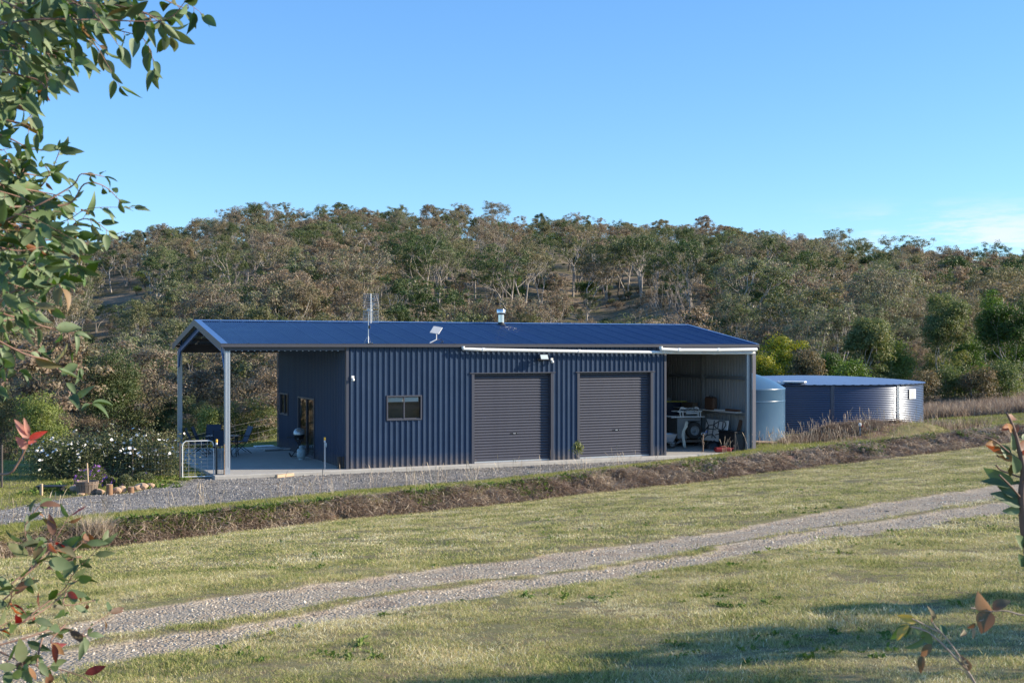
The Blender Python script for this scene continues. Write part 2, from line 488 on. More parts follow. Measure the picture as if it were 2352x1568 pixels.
def height(X, Y, detail=True):
    X = np.asarray(X, float); Y = np.asarray(Y, float)
    y1, z1 = cy(K1, X), cz(K1, X); y2, z2 = cy(K2, X), cz(K2, X); y0 = cy(K0, X)
    h = lawn_z(X, Y, z2, y2)
    if detail:
        h = h + .05 * vnoise(X, Y, 2.3) + .03 * vnoise(X, Y, .7) + .02 * vnoise(X, Y, .28)
    # bank
    t = np.clip((Y - y2) / (y1 - y2), 0, 1)
    tb = t ** .8
    bank = z2 + (z1 - z2) * tb
    if detail:
        bank = bank + np.sin(t * math.pi) * (.30 * vnoise(X, Y * 2, .8) + .22 * vnoise(X, Y * 2, .3))
    h = np.where(Y > y2, bank, h)
    # pad behind the bank
    pad = -.12 + .24 * sstep(6, 10, X) + .50 * sstep(19, 30, X)
    tt = sstep(0, 1, (Y - y1) / np.maximum(y0 - y1 + .5, .4))
    p = z1 + (pad - z1) * tt
    if detail: p = p + .02 * vnoise(X, Y, 1.4)
    # mounds in front of the big tank, then low terraces
    rp = np.interp(X, [11.1, 11.9, 12.9, 14.7, 16.6, 18.5, 22, 40], [0, .12, .55, .70, .68, .66, .60, .5])
    p = p + rp * np.exp(-((Y - 48.3 - .12 * (X - 14)) / .75) ** 2) * sstep(-.2, .8, Y - y0)
    m2 = sstep(19.5, 21, X)
    p = p + m2 * (.28 * np.exp(-((Y - 53.0) / .9) ** 2) + .22 * np.exp(-((Y - 58.0) / 1.2) ** 2))
    h = np.where(Y > y1, p, h)
    # beyond the yard
    edge = 52 + 14 * sstep(7, 10, X) - 12 * sstep(-9, -14, X)
    edge = np.where(X < -9, 52 - 13 * sstep(9, 14, -X), edge)
    d = np.interp(Y - edge + 52, PY - 3, PD)
    right = sstep(8, 30, X - .02 * Y)
    d = d * (1 - .72 * right)
    rz = np.interp(X * 470 / np.maximum(Y, 120), RX, RZ)
    up = np.interp(Y, PY, PF) * rz
    far = sstep(0, 14, Y - edge)
    h = h + far * (d + up) + (Y > edge) * 0
    if detail:
        a = sstep(70, 130, Y)
        h = h + a * (2.2 * vnoise(X, Y, 45) + 1.2 * vnoise(X, Y, 14))
    return h

def ground(x, y):
    """where the sight line through a picture point meets the ground"""
    lo = None
    for Y in np.concatenate([np.arange(3.5, 60, .05), np.arange(60, 500, .5)]):
        X = (x - CX) * Y / F; z = CZ - (y - HY) * Y / F
        if float(height(X, Y, False)) >= z: return Vector((X, Y, float(height(X, Y, True))))
    return None
def gz(X, Y): return float(height(X, Y, True))

def interp_world(pts):
    W = []
    for x, y in pts:
        g = ground(x, y)
        W.append((g.x, g.y))
    W.sort(); return np.array(W)
RUTS = [(interp_world(a), interp_world(b)) for a, b in TRK]

# grid, fine where the camera stands, coarse far off
xs = np.concatenate([np.geomspace(700, 16.6, 46) * -1, np.arange(-16.5, 21.3, .14), np.geomspace(21.4, 700, 46)])
ys = np.concatenate([np.arange(1.0, 5, .2), np.arange(5, 24, .12), np.arange(24, 52, .13), np.arange(52, 64, .4), np.geomspace(64.5, 2400, 95)])
GX, GY = np.meshgrid(xs, ys)
nx, ny = len(xs), len(ys)
GH = height(GX, GY)
jit = .35 * vnoise(GX, GY, .5) + .2 * vnoise(GX, GY, .17)
trk = np.zeros_like(GH)
for up_, lo_ in RUTS:
    yu = np.interp(GX, up_[:, 0], up_[:, 1]); yl = np.interp(GX, lo_[:, 0], lo_[:, 1])
    w = sstep(-.38, .05, GY + jit * 1.0 - yl) * sstep(-.38, .05, yu - GY - jit * 1.0)
    trk = np.maximum(trk, w)
nearcam = GY < 26
trk = trk * nearcam
GH = GH - .05 * trk + .02 * trk * vnoise(GX, GY, .22)
A_, B_ = to_shed(GX, GY)
bank_m = sstep(-.1, .15, GY + jit * .6 - cy(K2, GX)) * sstep(-.05, .15, cy(K1, GX) - GY - jit * .5)
grav = sstep(-.15, .25, GY + jit * .8 - cy(K0, GX)) * (GY < 52)
grav = grav * sstep(.2, -.6, GX - 8.6) * sstep(1.2, .4, B_ - 9.4)
KG = img_curve([(-400, 1215, -.12), (0, 1172, -.12), (100, 1152, -.12), (190, 1139, -.12), (300, 1132, -.12), (380, 1113, -.12), (415, 1103, -.12), (500, 1094, -.12)])
grav = grav * np.where(A_ < -.1, sstep(.2, -.15, GY + jit * .5 - np.interp(GX, KG[:, 0], KG[:, 1])), 1)
pile = ((A_ > -.05) & (A_ < 19.55) & (B_ > -.1) & (B_ < 9.5))
GH = np.where(pile, np.minimum(GH, -.14), GH)
dry = sstep(58, 75, GY) * 1.0
mound = np.exp(-((GY - 48.0 - .12 * (GX - 14)) / 1.35) ** 2) * sstep(11.0, 12.0, GX) * sstep(24, 21, GX) * (GY > cy(K0, GX) + .9)
bank_m = np.maximum(bank_m, np.clip(mound * 1.5, 0, .85))
shade_l = sstep(-9.6, -10.6, GX) * (GY > 30) * (GY < 60) 

M_ground = bpy.data.materials.new('ground'); M_ground.use_nodes = True
def build_ground_mat():
    N, L = M_ground.node_tree.nodes, M_ground.node_tree.links
    b = N['Principled BSDF']; b.inputs['Roughness'].default_value = .95; b.inputs['Specular IOR Level'].default_value = .15
    g = N.new('ShaderNodeNewGeometry')
    def nz(s, d=6, r=.6, out=0):
        n = N.new('ShaderNodeTexNoise'); n.inputs['Scale'].default_value = s; n.inputs['Detail'].default_value = d; n.inputs['Roughness'].default_value = r
        L.new(g.outputs['Position'], n.inputs['Vector']); return n.outputs[out]
    def at(nm):
        a = N.new('ShaderNodeAttribute'); a.attribute_name = nm; return a.outputs['Fac']
    def ma(op, a, bb, cl=False):
        q = N.new('ShaderNodeMath'); q.operation = op; q.use_clamp = cl
        for i, v in enumerate((a, bb)):
            if isinstance(v, (int, float)): q.inputs[i].default_value = v
            else: L.new(v, q.inputs[i])
        return q.outputs[0]
    def mr(v, a, b_, c=0, d=1):
        q = N.new('ShaderNodeMapRange'); q.inputs[1].default_value = a; q.inputs[2].default_value = b_
        q.inputs[3].default_value = c; q.inputs[4].default_value = d; L.new(v, q.inputs[0]); return q.outputs[0]
    big, mid, fine = nz(.35, 4), nz(2.2, 5), nz(14, 6, .7)
    turf = ramp(N, L, mid, [(.30, (.15, .095, .06)), (.46, (.19, .145, .075)), (.60, (.17, .155, .06)), (.75, (.26, .20, .11))])
    turf = mixnode(N, L, mr(fine, .35, .7), turf, (.20, .19, .10))
    # gravel: crushed grey rock
    vo = N.new('ShaderNodeTexVoronoi'); vo.inputs['Scale'].default_value = 16; L.new(g.outputs['Position'], vo.inputs['Vector'])
    vg = N.new('ShaderNodeRGBToBW'); L.new(vo.outputs['Color'], vg.inputs[0])
    gr = ramp(N, L, vg.outputs[0], [(.1, (.13, .125, .12)), (.45, (.235, .22, .205)), (.75, (.34, .31, .28)), (.95, (.48, .44, .39))])
    gr = mixnode(N, L, mr(mid, .52, .72), gr, (.17, .14, .105))
    gr = mixnode(N, L, mr(big, .5, .62, 0, .5), gr, (.135, .13, .125))
    # wheel ruts: pale crushed stone over dust
    vo2 = N.new('ShaderNodeTexVoronoi'); vo2.inputs['Scale'].default_value = 34; L.new(g.outputs['Position'], vo2.inputs['Vector'])
    v2 = N.new('ShaderNodeRGBToBW'); L.new(vo2.outputs['Color'], v2.inputs[0])
    tr = ramp(N, L, v2.outputs[0], [(.1, (.27, .22, .16)), (.5, (.38, .315, .235)), (.9, (.48, .41, .32))])
    tr = mixnode(N, L, mr(mid, .50, .68), tr, (.33, .255, .185))
    bk = ramp(N, L, fine, [(.3, (.09, .05, .036)), (.5, (.21, .125, .09)), (.72, (.36, .25, .19))])
    hill = ramp(N, L, mid, [(.3, (.16, .115, .075)), (.55, (.27, .205, .135)), (.75, (.36, .28, .19))])
    hill = mixnode(N, L, mr(nz(.09, 5), .42, .6), hill, (.085, .08, .04))
    c = mixnode(N, L, at('dry'), turf, hill)
    c = mixnode(N, L, at('bank'), c, bk)
    c = mixnode(N, L, ma('ADD', at('gravel'), ma('MULTIPLY', ma('SUBTRACT', fine, .5), ma('MULTIPLY', at('gravel'), .6)), True), c, gr)
    c = mixnode(N, L, mr(at('track'), .25, .6), c, tr)
    L.new(c, b.inputs['Base Color'])
    hgt = ma('ADD', ma('MULTIPLY', fine, .6), ma('MULTIPLY', mr(ma('MAXIMUM', at('gravel'), at('track')), 0, 1), ma('MULTIPLY', vo2.outputs['Distance'], -.6)))
    bn = N.new('ShaderNodeBump'); bn.inputs['Strength'].default_value = .8; bn.inputs['Distance'].default_value = .05
    L.new(hgt, bn.inputs['Height']); L.new(bn.outputs[0], b.inputs['Normal'])
build_ground_mat()

ids = np.arange(nx * ny).reshape(ny, nx)
quads = np.stack([ids[:-1, :-1], ids[:-1, 1:], ids[1:, 1:], ids[1:, :-1]], -1).reshape(-1, 4)
VV = np.stack([GX, GY, GH], -1).reshape(-1, 3)
zone = np.zeros(len(quads), int)
def fm(a): return a.reshape(-1)[quads].mean(1)
zone[fm(grav) > .5] = 1
zone[fm(trk) > .4] = 2
zone[fm(bank_m) > .5] = 3
zone[(fm(dry) > .5)] = 4
for zi, (nm, lab) in enumerate([('ground', 'mown lawn falling from the camera to the foot of the bank'), ('gravel_driveway', 'grey gravel apron in front of the blue shed'),
                                ('dirt_track', 'two pale stony wheel ruts crossing the lawn'), ('earth_bank', 'low brown earth bank of dead grass below the gravel'),
                                ('hillside', 'dry grassy hillside under the gum trees')]):
    q = quads[zone == zi]
    u, inv = np.unique(q, return_inverse=True)
    me = npmesh(nm, VV[u], inv.reshape(-1, 4), M_ground, smooth=True)
    for an, arr in (('gravel', grav), ('track', trk), ('bank', bank_m), ('dry', dry)):
        a = me.attributes.new(an, 'FLOAT', 'POINT')
        a.data.foreach_set('value', arr.reshape(-1)[u].astype(np.float32))
    o = link(nm, me)
    tag(o, lab, None, None, 'structure')
# ---------------------------------------------------------------- scatter of things nobody could count (one object each)
def scatter(name, label, protos, P, rot, scale, pick=None, tint=None):
    """one object whose geometry nodes put small pieces on given points"""
    me = bpy.data.meshes.new(name)
    P = np.asarray(P, np.float32); n = len(P)
    me.vertices.add(n); me.vertices.foreach_set('co', P.ravel())
    def at(nm, ty, arr, key):
        a = me.attributes.new(nm, ty, 'POINT'); a.data.foreach_set(key, np.asarray(arr).ravel())
    at('rot', 'FLOAT_VECTOR', np.asarray(rot, np.float32), 'vector')
    sc = np.asarray(scale, np.float32)
    if sc.ndim == 1: sc = np.repeat(sc[:, None], 3, 1)
    at('scl', 'FLOAT_VECTOR', sc, 'vector')
    at('pick', 'INT', (pick if pick is not None else nr.integers(0, len(protos), n)).astype(np.int32), 'value')
    at('tint', 'FLOAT', (tint if tint is not None else nr.random(n)).astype(np.float32), 'value')
    o = link(name, me)
    c = bpy.data.collections.new(name + '_pieces')
    for i, pm in enumerate(protos):
        po = bpy.data.objects.new('%s_piece_%03d' % (name, i), pm); c.objects.link(po)
    ng = bpy.data.node_groups.new(name, 'GeometryNodeTree')
    ng.interface.new_socket('Geometry', in_out='INPUT', socket_type='NodeSocketGeometry')
    ng.interface.new_socket('Geometry', in_out='OUTPUT', socket_type='NodeSocketGeometry')
    N, L = ng.nodes, ng.links
    gi, go = N.new('NodeGroupInput'), N.new('NodeGroupOutput')
    ci = N.new('GeometryNodeCollectionInfo'); ci.inputs['Collection'].default_value = c
    ci.inputs['Separate Children'].default_value = True; ci.inputs['Reset Children'].default_value = True
    ip = N.new('GeometryNodeInstanceOnPoints')
    def na(nm, ty):
        a = N.new('GeometryNodeInputNamedAttribute'); a.data_type = ty; a.inputs['Name'].default_value = nm; return a.outputs['Attribute']
    L.new(gi.outputs[0], ip.inputs['Points']); L.new(ci.outputs[0], ip.inputs['Instance'])
    ip.inputs['Pick Instance'].default_value = True
    L.new(na('pick', 'INT'), ip.inputs['Instance Index'])
    e = N.new('FunctionNodeEulerToRotation'); L.new(na('rot', 'FLOAT_VECTOR'), e.inputs[0]); L.new(e.outputs[0], ip.inputs['Rotation'])
    L.new(na('scl', 'FLOAT_VECTOR'), ip.inputs['Scale'])
    L.new(ip.outputs[0], go.inputs[0])
    m = o.modifiers.new('scatter', 'NODES'); m.node_group = ng
    return tag(o, label, None, None, 'stuff')

def blade_mesh(name, m, n, spread, h, w, lean=.5, curl=.4, seed=0):
    r = np.random.default_rng(seed)
    V = []; Q = []
    for i in range(n):
        x, y = r.normal(0, spread, 2); a = r.uniform(0, 2 * math.pi)
        hh = h * r.uniform(.5, 1.15); ww = w * r.uniform(.6, 1.2)
        la = r.uniform(0, 2 * math.pi); l = lean * r.uniform(.1, 1)
        d = np.array([math.cos(la), math.sin(la)]) * l
        c = np.array([math.cos(a), math.sin(a)]) * ww
        k = len(V)
        for t, wt in ((0, 1), (.55, .75), (1, .08)):
            off = d * hh * (t + curl * t * t)
            zz = hh * t * (1 - .35 * l * t)
            V.append((x + off[0] - c[0] * wt, y + off[1] - c[1] * wt, zz))
            V.append((x + off[0] + c[0] * wt, y + off[1] + c[1] * wt, zz))
        Q += [(k, k + 1, k + 3, k + 2), (k + 2, k + 3, k + 5, k + 4)]
    return npmesh(name, V, Q, m)

def grass_mat(name, stops, patch=.5, trans=.35):
    m = bpy.data.materials.new(name); m.use_nodes = True
    N, L = m.node_tree.nodes, m.node_tree.links
    b = N['Principled BSDF']; b.inputs['Roughness'].default_value = .6; b.inputs['Specular IOR Level'].default_value = .25
    g = N.new('ShaderNodeNewGeometry')
    a = N.new('ShaderNodeAttribute'); a.attribute_type = 'INSTANCER'; a.attribute_name = 'tint'
    n = N.new('ShaderNodeTexNoise'); n.inputs['Scale'].default_value = .9; n.inputs['Detail'].default_value = 5
    L.new(g.outputs['Position'], n.inputs['Vector'])
    def ma(op, x, y):
        q = N.new('ShaderNodeMath'); q.operation = op
        for i, v in enumerate((x, y)):
            if isinstance(v, (int, float)): q.inputs[i].default_value = v
            else: L.new(v, q.inputs[i])
        return q.outputs[0]
    f = ma('ADD', ma('MULTIPLY', ma('SUBTRACT', n.outputs[0], .5), patch * 3), ma('ADD', ma('MULTIPLY', a.outputs['Fac'], .50), ma('MULTIPLY', g.outputs['Random Per Island'], .60)))
    c = ramp(N, L, f, stops)
    L.new(c, b.inputs['Base Color'])
    tr = N.new('ShaderNodeBsdfTranslucent'); L.new(c, tr.inputs[0])
    x = N.new('ShaderNodeMixShader'); x.inputs[0].default_value = trans
    L.new(b.outputs[0], x.inputs[1]); L.new(tr.outputs[0], x.inputs[2]); L.new(x.outputs[0], N['Material Output'].inputs[0])
    return m
M_grass = grass_mat('lawn_blades', [(.0, (.06, .085, .018)), (.20, (.17, .215, .05)), (.40, (.37, .39, .115)), (.58, (.62, .56, .24)), (.78, (.48, .35, .19)), (.9, (.74, .64, .36)), (1, (.92, .86, .58))])
M_green = grass_mat('fresh_grass', [(.0, (.12, .17, .03)), (.5, (.28, .30, .07)), (1, (.48, .43, .19))], .3)
M_straw = grass_mat('dead_stalks', [(.0, (.14, .09, .065)), (.4, (.28, .20, .145)), (.75, (.42, .33, .24)), (1, (.60, .50, .37))], .4, .2)
M_weed = grass_mat('green_weeds', [(.0, (.05, .10, .02)), (.5, (.12, .20, .035)), (1, (.26, .30, .08))], .3)

def mask_at(X, Y):
    """grid masks at points"""
    X = np.asarray(X); Y = np.asarray(Y)
    i = np.clip(np.searchsorted(xs, X) - 1, 0, nx - 2); j = np.clip(np.searchsorted(ys, Y) - 1, 0, ny - 2)
    fx = ((X - xs[i]) / (xs[i + 1] - xs[i])); fy = ((Y - ys[j]) / (ys[j + 1] - ys[j]))
    def s(A): return (A[j, i] * (1 - fx) + A[j, i + 1] * fx) * (1 - fy) + (A[j + 1, i] * (1 - fx) + A[j + 1, i + 1] * fx) * fy
    return s(GH), s(trk), s(grav), s(bank_m)

def rand_pts(n, y0, y1, marg=.47, power=1.0, x0=None, x1=None):
    """points over the wedge of ground the camera looks along"""
    u = nr.random(n)
    Y = (y0 ** (2 * power) + u * (y1 ** (2 * power) - y0 ** (2 * power))) ** (1 / (2 * power))
    X = (nr.random(n) * 2 - 1) * Y * marg
    return X, Y

def up_rot(n, tilt=.12):
    return np.stack([nr.normal(0, tilt, n), nr.normal(0, tilt, n), nr.random(n) * 6.283], 1)

# lawn blades, finer near the camera
tuft = [blade_mesh('tuft', M_grass, 24, .05, .030, .0018, 1.1, .5, s) for s in range(5)]
tuftw = [blade_mesh('tuft_wide', M_grass, 24, .09, .040, .0042, 1.3, .5, s + 9) for s in range(4)]
X, Y = rand_pts(92000, 4.6, 15.5, .49, .78)
H, T, G, B = mask_at(X, Y)
den = 1 - np.clip(T * 1.25, 0, 1)
bare = vnoise(X, Y, .9) + .5 * vnoise(X, Y, .3)
keep = (nr.random(len(X)) < den) & (bare > -.50 + .16 * nr.random(len(X))) & (vnoise(X, Y * 1.6, .13) > -.13) & (B < .5) & (T < .35)
X, Y, H = X[keep], Y[keep], H[keep]
scl = (.55 + .62 * nr.random(len(X))) * (1 + .5 * np.clip(vnoise(X, Y, .5) * 2, -.6, 1))
scatter('lawn_grass', 'short green and straw coloured lawn grass nearest the camera', tuft, np.stack([X, Y, H - .004], 1), up_rot(len(X)), scl)
X, Y = rand_pts(75000, 14.5, 44, .47, .8)
H, T, G, B = mask_at(X, Y)
den = (1 - np.clip(T * 1.25, 0, 1)) * (Y < cy(K2, X) + .05)
bare = vnoise(X, Y, 1.3) + .5 * vnoise(X, Y, .4)
keep = (nr.random(len(X)) < den) & (bare > -.52 + .16 * nr.random(len(X))) & (vnoise(X, Y * 2.2, .3) > -.20) & (T < .35)
X, Y, H = X[keep], Y[keep], H[keep]
scl = (.6 + .6 * nr.random(len(X)))
scatter('lawn_grass', 'short dry green lawn grass between the track and the bank', tuftw, np.stack([X, Y, H - .006], 1), up_rot(len(X)), scl)

# the greener strip on top of the bank, thin grass on the gravel edges and the yard right of the shed
fresh = [blade_mesh('fresh_tuft', M_green, 24, .09, .075, .005, .8, .5, s + 20) for s in range(4)]
X = nr.uniform(-16, 20, 60000); t = nr.random(60000)
Y = cy(K1, X) - .22 + (cy(K0, X) - cy(K1, X) + .55) * t
H, T, G, B = mask_at(X, Y)
keep = (nr.random(len(X)) < .75) & (np.abs(X) < Y * .47)
X, Y, H = X[keep], Y[keep], H[keep]
scatter('verge_grass', 'bright green grass strip along the top of the earth bank', fresh, np.stack([X, Y, H - .01], 1), up_rot(len(X)), .5 + .7 * nr.random(len(X)))
X, Y = rand_pts(58000, 28, 66, .47, 1)
H, T, G, B = mask_at(X, Y)
A2, B2 = to_shed(X, Y)
keep = (Y > cy(K0, X)) & (G < .35) & ~((X > 10.8) & (X < 23) & (Y > cy(K0, X) + 1.3) & (Y < 50.5)) & ~((A2 > -.4) & (A2 < 19.9) & (B2 > -.6) & (B2 < 9.8))
X, Y, H = X[keep], Y[keep], H[keep]
scatter('yard_grass', 'rough grass around the water tanks and behind the shed', fresh, np.stack([X, Y, H - .01], 1), up_rot(len(X)), .6 + .9 * nr.random(len(X)))

# bank: tangled dead stalks and clumps of weed
def tangle_mesh(name, n, size, seed):
    r = np.random.default_rng(seed); V = []; Q = []
    for i in range(n):
        p = np.array([r.normal(0, size * .4), r.normal(0, size * .4), r.uniform(0, size * .35)])
        a = r.uniform(0, 2 * math.pi); L_ = size * r.uniform(.5, 1.3); el = r.uniform(-.5, .7)
        d = np.array([math.cos(a) * math.cos(el), math.sin(a) * math.cos(el), math.sin(el)])
        sd = np.cross(d, [0, 0, 1]); sd = sd / (np.linalg.norm(sd) + 1e-6) * r.uniform(.003, .009)
        k = len(V)
        for t in (0, .4, .75, 1):
            c = p + d * L_ * t + np.array([0, 0, -L_ * .55 * t * t])
            w = sd * (1 - .6 * t)
            V.append(c - w); V.append(c + w)
        Q += [(k, k + 1, k + 3, k + 2), (k + 2, k + 3, k + 5, k + 4), (k + 4, k + 5, k + 7, k + 6)]
    return npmesh(name, V, Q, M_straw)
tang = [tangle_mesh('tangle', 26, .22, s) for s in range(6)]
X = nr.uniform(-16, 20, 30000); t = nr.random(30000)
Y = cy(K2, X) - .1 + (cy(K1, X) - cy(K2, X) + .1) * t
H, T, G, B = mask_at(X, Y)
keep = (np.abs(X) < Y * .47) & (vnoise(X, Y, .8) > -.36)
X, Y, H = X[keep], Y[keep], H[keep]
scatter('dead_grass', 'matted brown dead grass hanging down the earth bank', tang, np.stack([X, Y, H], 1), up_rot(len(X), .5), .45 + .55 * nr.random(len(X)))
def weed_mesh(name, n, size, seed):
    r = np.random.default_rng(seed); V = []; Q = []
    for i in range(n):
        a = r.uniform(0, 2 * math.pi); el = r.uniform(.15, 1.2); L_ = size * r.uniform(.5, 1.1)
        d = np.array([math.cos(a) * math.cos(el), math.sin(a) * math.cos(el), math.sin(el)])
        c0 = np.array([r.normal(0, size * .35), r.normal(0, size * .35), 0])
        sd = np.cross(d, [0, 0, 1]); sd = sd / (np.linalg.norm(sd) + 1e-6) * L_ * .22
        k = len(V)
        V += [c0, c0 + d * L_ * .55 - sd, c0 + d * L_ * .55 + sd, c0 + d * L_ + np.array([0, 0, -.25 * L_])]
        Q += [(k, k + 1, k + 3, k + 2)]
    return npmesh(name, V, Q, M_weed)
weeds = [weed_mesh('weed', 22, .13, s) for s in range(4)]
X = nr.uniform(-16, 20, 9000); t = nr.random(9000) ** 1.3
Y = cy(K1, X) + .05 - (cy(K1, X) - cy(K2, X)) * t * .95
H, T, G, B = mask_at(X, Y)
ww = vnoise(X, Y, 1.1) + vnoise(X, Y, .45) * .6
keep = (np.abs(X) < Y * .47) & ((ww > .17) | ((t < .22) & (ww > -.10)) | ((X < -7) & (ww > .0) & (X > -11)))
X, Y, H = X[keep], Y[keep], H[keep]
scatter('weeds', 'bright green weed clumps growing on the brown bank', weeds, np.stack([X, Y, H], 1), up_rot(len(X), .4), .6 + .8 * nr.random(len(X)))

# tall dry stems along the verge, by the tanks and the far field
def stem_mesh(name, n, h, spread, seed, w=.004):
    r = np.random.default_rng(seed); V = []; Q = []
    for i in range(n):
        x, y = r.normal(0, spread, 2); a = r.uniform(0, 2 * math.pi); l = r.uniform(.05, .45)
        hh = h * r.uniform(.5, 1.1); wx = w * r.uniform(.7, 1.3); b = r.uniform(0, math.pi)
        c = np.array([math.cos(b), math.sin(b), 0]) * wx
        k = len(V); ts = (0, .35, .7, .85, .93, 1)
        for t in ts:
            p = np.array([x + math.cos(a) * l * hh * t ** 1.8, y + math.sin(a) * l * hh * t ** 1.8, hh * t * (1 - .25 * l * t)])
            wd = c * (1.0 if t < .8 else (2.1 if t < .95 else .6))
            V.append(p - wd); V.append(p + wd)
        for j in range(len(ts) - 1): Q.append((k + 2 * j, k + 2 * j + 1, k + 2 * j + 3, k + 2 * j + 2))
    return npmesh(name, V, Q, M_straw)
stems = [stem_mesh('stem', 3, .75, .06, s) for s in range(5)]
X = nr.uniform(-12, 5.5, 130); Y = cy(K0, X) + nr.uniform(-.7, .8, 130)
X2 = np.concatenate([nr.uniform(9.4, 19, 330), nr.uniform(6, 9.4, 7)]); Y2_ = cy(K0, X2) + np.where(X2 > 9.4, nr.uniform(.1, 3.2, 337), nr.uniform(-.1, .4, 337))
X = np.concatenate([X, X2]); Y = np.concatenate([Y, Y2_]); H = mask_at(X, Y)[0]
scatter('dry_stems', 'tall thin dry grass stems along the verge and near the tanks', stems, np.stack([X, Y, H], 1), up_rot(len(X), .15), .5 + .7 * nr.random(len(X)), tint=.5 + .5 * nr.random(len(X)))
rough = [blade_mesh('long_tuft', M_straw, 60, .22, .62, .012, .5, .5, s + 40) for s in range(4)]
X = nr.uniform(12, 42, 9000); Y = nr.uniform(59, 82, 9000)
X3 = nr.uniform(10.6, 24, 5200); Y3 = 47.7 + .12 * (X3 - 14) + nr.normal(0, 1.0, 5200)
X = np.concatenate([X, X3]); Y = np.concatenate([Y, Y3]); H = mask_at(X, Y)[0]
keep = ((X - 14.02) ** 2 + (Y - 56) ** 2 > 30) & (Y > cy(K0, X) + 1.2)
X, Y, H = X[keep], Y[keep], H[keep]
scatter('long_dry_grass', 'long pale brown grass in the paddock beyond the round tank', rough, np.stack([X, Y, H], 1), up_rot(len(X), .1),
        np.where(Y > 50, .6 + .7 * nr.random(len(X)), .12 + .26 * nr.random(len(X)) ** 2), tint=np.where(Y > 52, .25, .0) + .5 * nr.random(len(X)))

# loose stones of the ruts and the driveway
def stone_mesh(name, seed, m):
    r = np.random.default_rng(seed)
    bm = bmesh.new(); bmesh.ops.create_icosphere(bm, subdivisions=1, radius=1)
    for v in bm.verts:
        v.co *= r.uniform(.7, 1.15); v.co.z *= .65
    me = bpy.data.meshes.new(name); bm.to_mesh(me); bm.free(); me.materials.append(m); return me
def stonemat(name, stops):
    m = bpy.data.materials.new(name); m.use_nodes = True
    N, L = m.node_tree.nodes, m.node_tree.links
    b = N['Principled BSDF']; b.inputs['Roughness'].default_value = .9
    a = N.new('ShaderNodeAttribute'); a.attribute_type = 'INSTANCER'; a.attribute_name = 'tint'
    L.new(ramp(N, L, a.outputs['Fac'], stops), b.inputs['Base Color']); return m
M_stone1 = stonemat('rut_stone', [(0, (.25, .20, .145)), (.5, (.45, .38, .295)), (1, (.78, .69, .56))])
M_stone2 = stonemat('blue_metal_stone', [(0, (.08, .08, .08)), (.45, (.20, .19, .18)), (.8, (.32, .30, .27)), (1, (.52, .48, .42))])
st1 = [stone_mesh('pale_stone', s, M_stone1) for s in range(5)]
st2 = [stone_mesh('grey_stone', s + 8, M_stone2) for s in range(5)]
X, Y = rand_pts(120000, 4.8, 24, .48, .7)
H, T, G, B = mask_at(X, Y)
keep = nr.random(len(X)) < T * (.62 + 1.5 * vnoise(X, Y * 2.2, .5))
X, Y, H = X[keep], Y[keep], H[keep]
s = np.exp(nr.normal(-5.38, .42, len(X))) * (1 + .03 * Y)
s[nr.random(len(s)) < .004] *= 2.2
scatter('rut_stones', 'loose pale stones lying in the wheel ruts', st1, np.stack([X, Y, H + s * .2], 1), up_rot(len(X), .8), s)
X, Y = rand_pts(70000, 25, 44, .47, .8)
H, T, G, B = mask_at(X, Y)
keep = (nr.random(len(X)) < G * .9) & (Y > cy(K0, X))
X, Y, H = X[keep], Y[keep], H[keep]
s = np.exp(nr.normal(-4.05, .35, len(X)))
scatter('driveway_gravel', 'crushed grey rock covering the driveway', st2, np.stack([X, Y, H + s * .1], 1), up_rot(len(X), .8), s)

# broad-leaved weeds and darker clumps in the lawn
X, Y = rand_pts(5200, 5, 30, .48, .8)
H, T, G, B = mask_at(X, Y)
keep = (T < .3) & (B < .3) & (Y < cy(K2, X)) & (vnoise(X, Y, .8) + .5 * vnoise(X, Y, .3) > .20)
X, Y, H = X[keep], Y[keep], H[keep]
scatter('lawn_weeds', 'small dark green weeds dotted through the lawn', weeds, np.stack([X, Y, H - .01], 1), up_rot(len(X), .4), .22 + .35 * nr.random(len(X)))
# ---------------------------------------------------------------- the blue steel shed
AX = 3.874            # where the enclosed part starts along the shed
AP = 15.73            # partition between the garage and the open bay
AE = 19.55            # right end
BW = 9.45             # width
HE = 3.93             # top of the walls
ROOF_E, ROOF_R = 4.0, 4.82
shed = thing('shed', 'long dark blue corrugated steel shed with open carport end and two roller doors', 'shed', sl(0, 0), SHED_RZ)
# every child below is in the shed's own axes: x along the length, y through the width (away from the camera), z up

MB().box((AE / 2 - .05, BW / 2 - .03, -.15), (AE + .62, BW + .52, .30), bev=.02).build('floor_slab', M_concrete, shed)

RIB = [(0, 0), (.048, 0), (.052, .002), (.060, .002), (.064, 0), (.112, 0), (.130, .036), (.158, .036), (.178, 0), (.19, 0)]
def rib_sheet(u0, u1, zb, zt, phase=0.0, extra=()):
    """ribbed cladding from u0 to u1; local x = u, y = outwards is -y; zt may be a function"""
    us = []
    k = math.floor((u0 - phase) / .19) - 1
    while k * .19 + phase < u1 + .2:
        for a, d in RIB[:-1]: us.append((k * .19 + phase + a, d))
        k += 1
    us.sort()
    def dep(u):
        for (a, d), (b, e) in zip(us, us[1:]):
            if a <= u <= b: return d + (e - d) * (u - a) / max(b - a, 1e-9)
        return 0
    L_ = [(u0, dep(u0))] + [(a, d) for a, d in us if u0 + 1e-4 < a < u1 - 1e-4] + [(u1, dep(u1))]
    zf = zt if callable(zt) else (lambda u: zt)
    V = []; Q = []
    for a, d in L_: V.append((a, -d, zb)); V.append((a, -d, zf(a)))
    for i in range(len(L_) - 1): Q.append((2 * i, 2 * i + 2, 2 * i + 3, 2 * i + 1))
    return V, Q

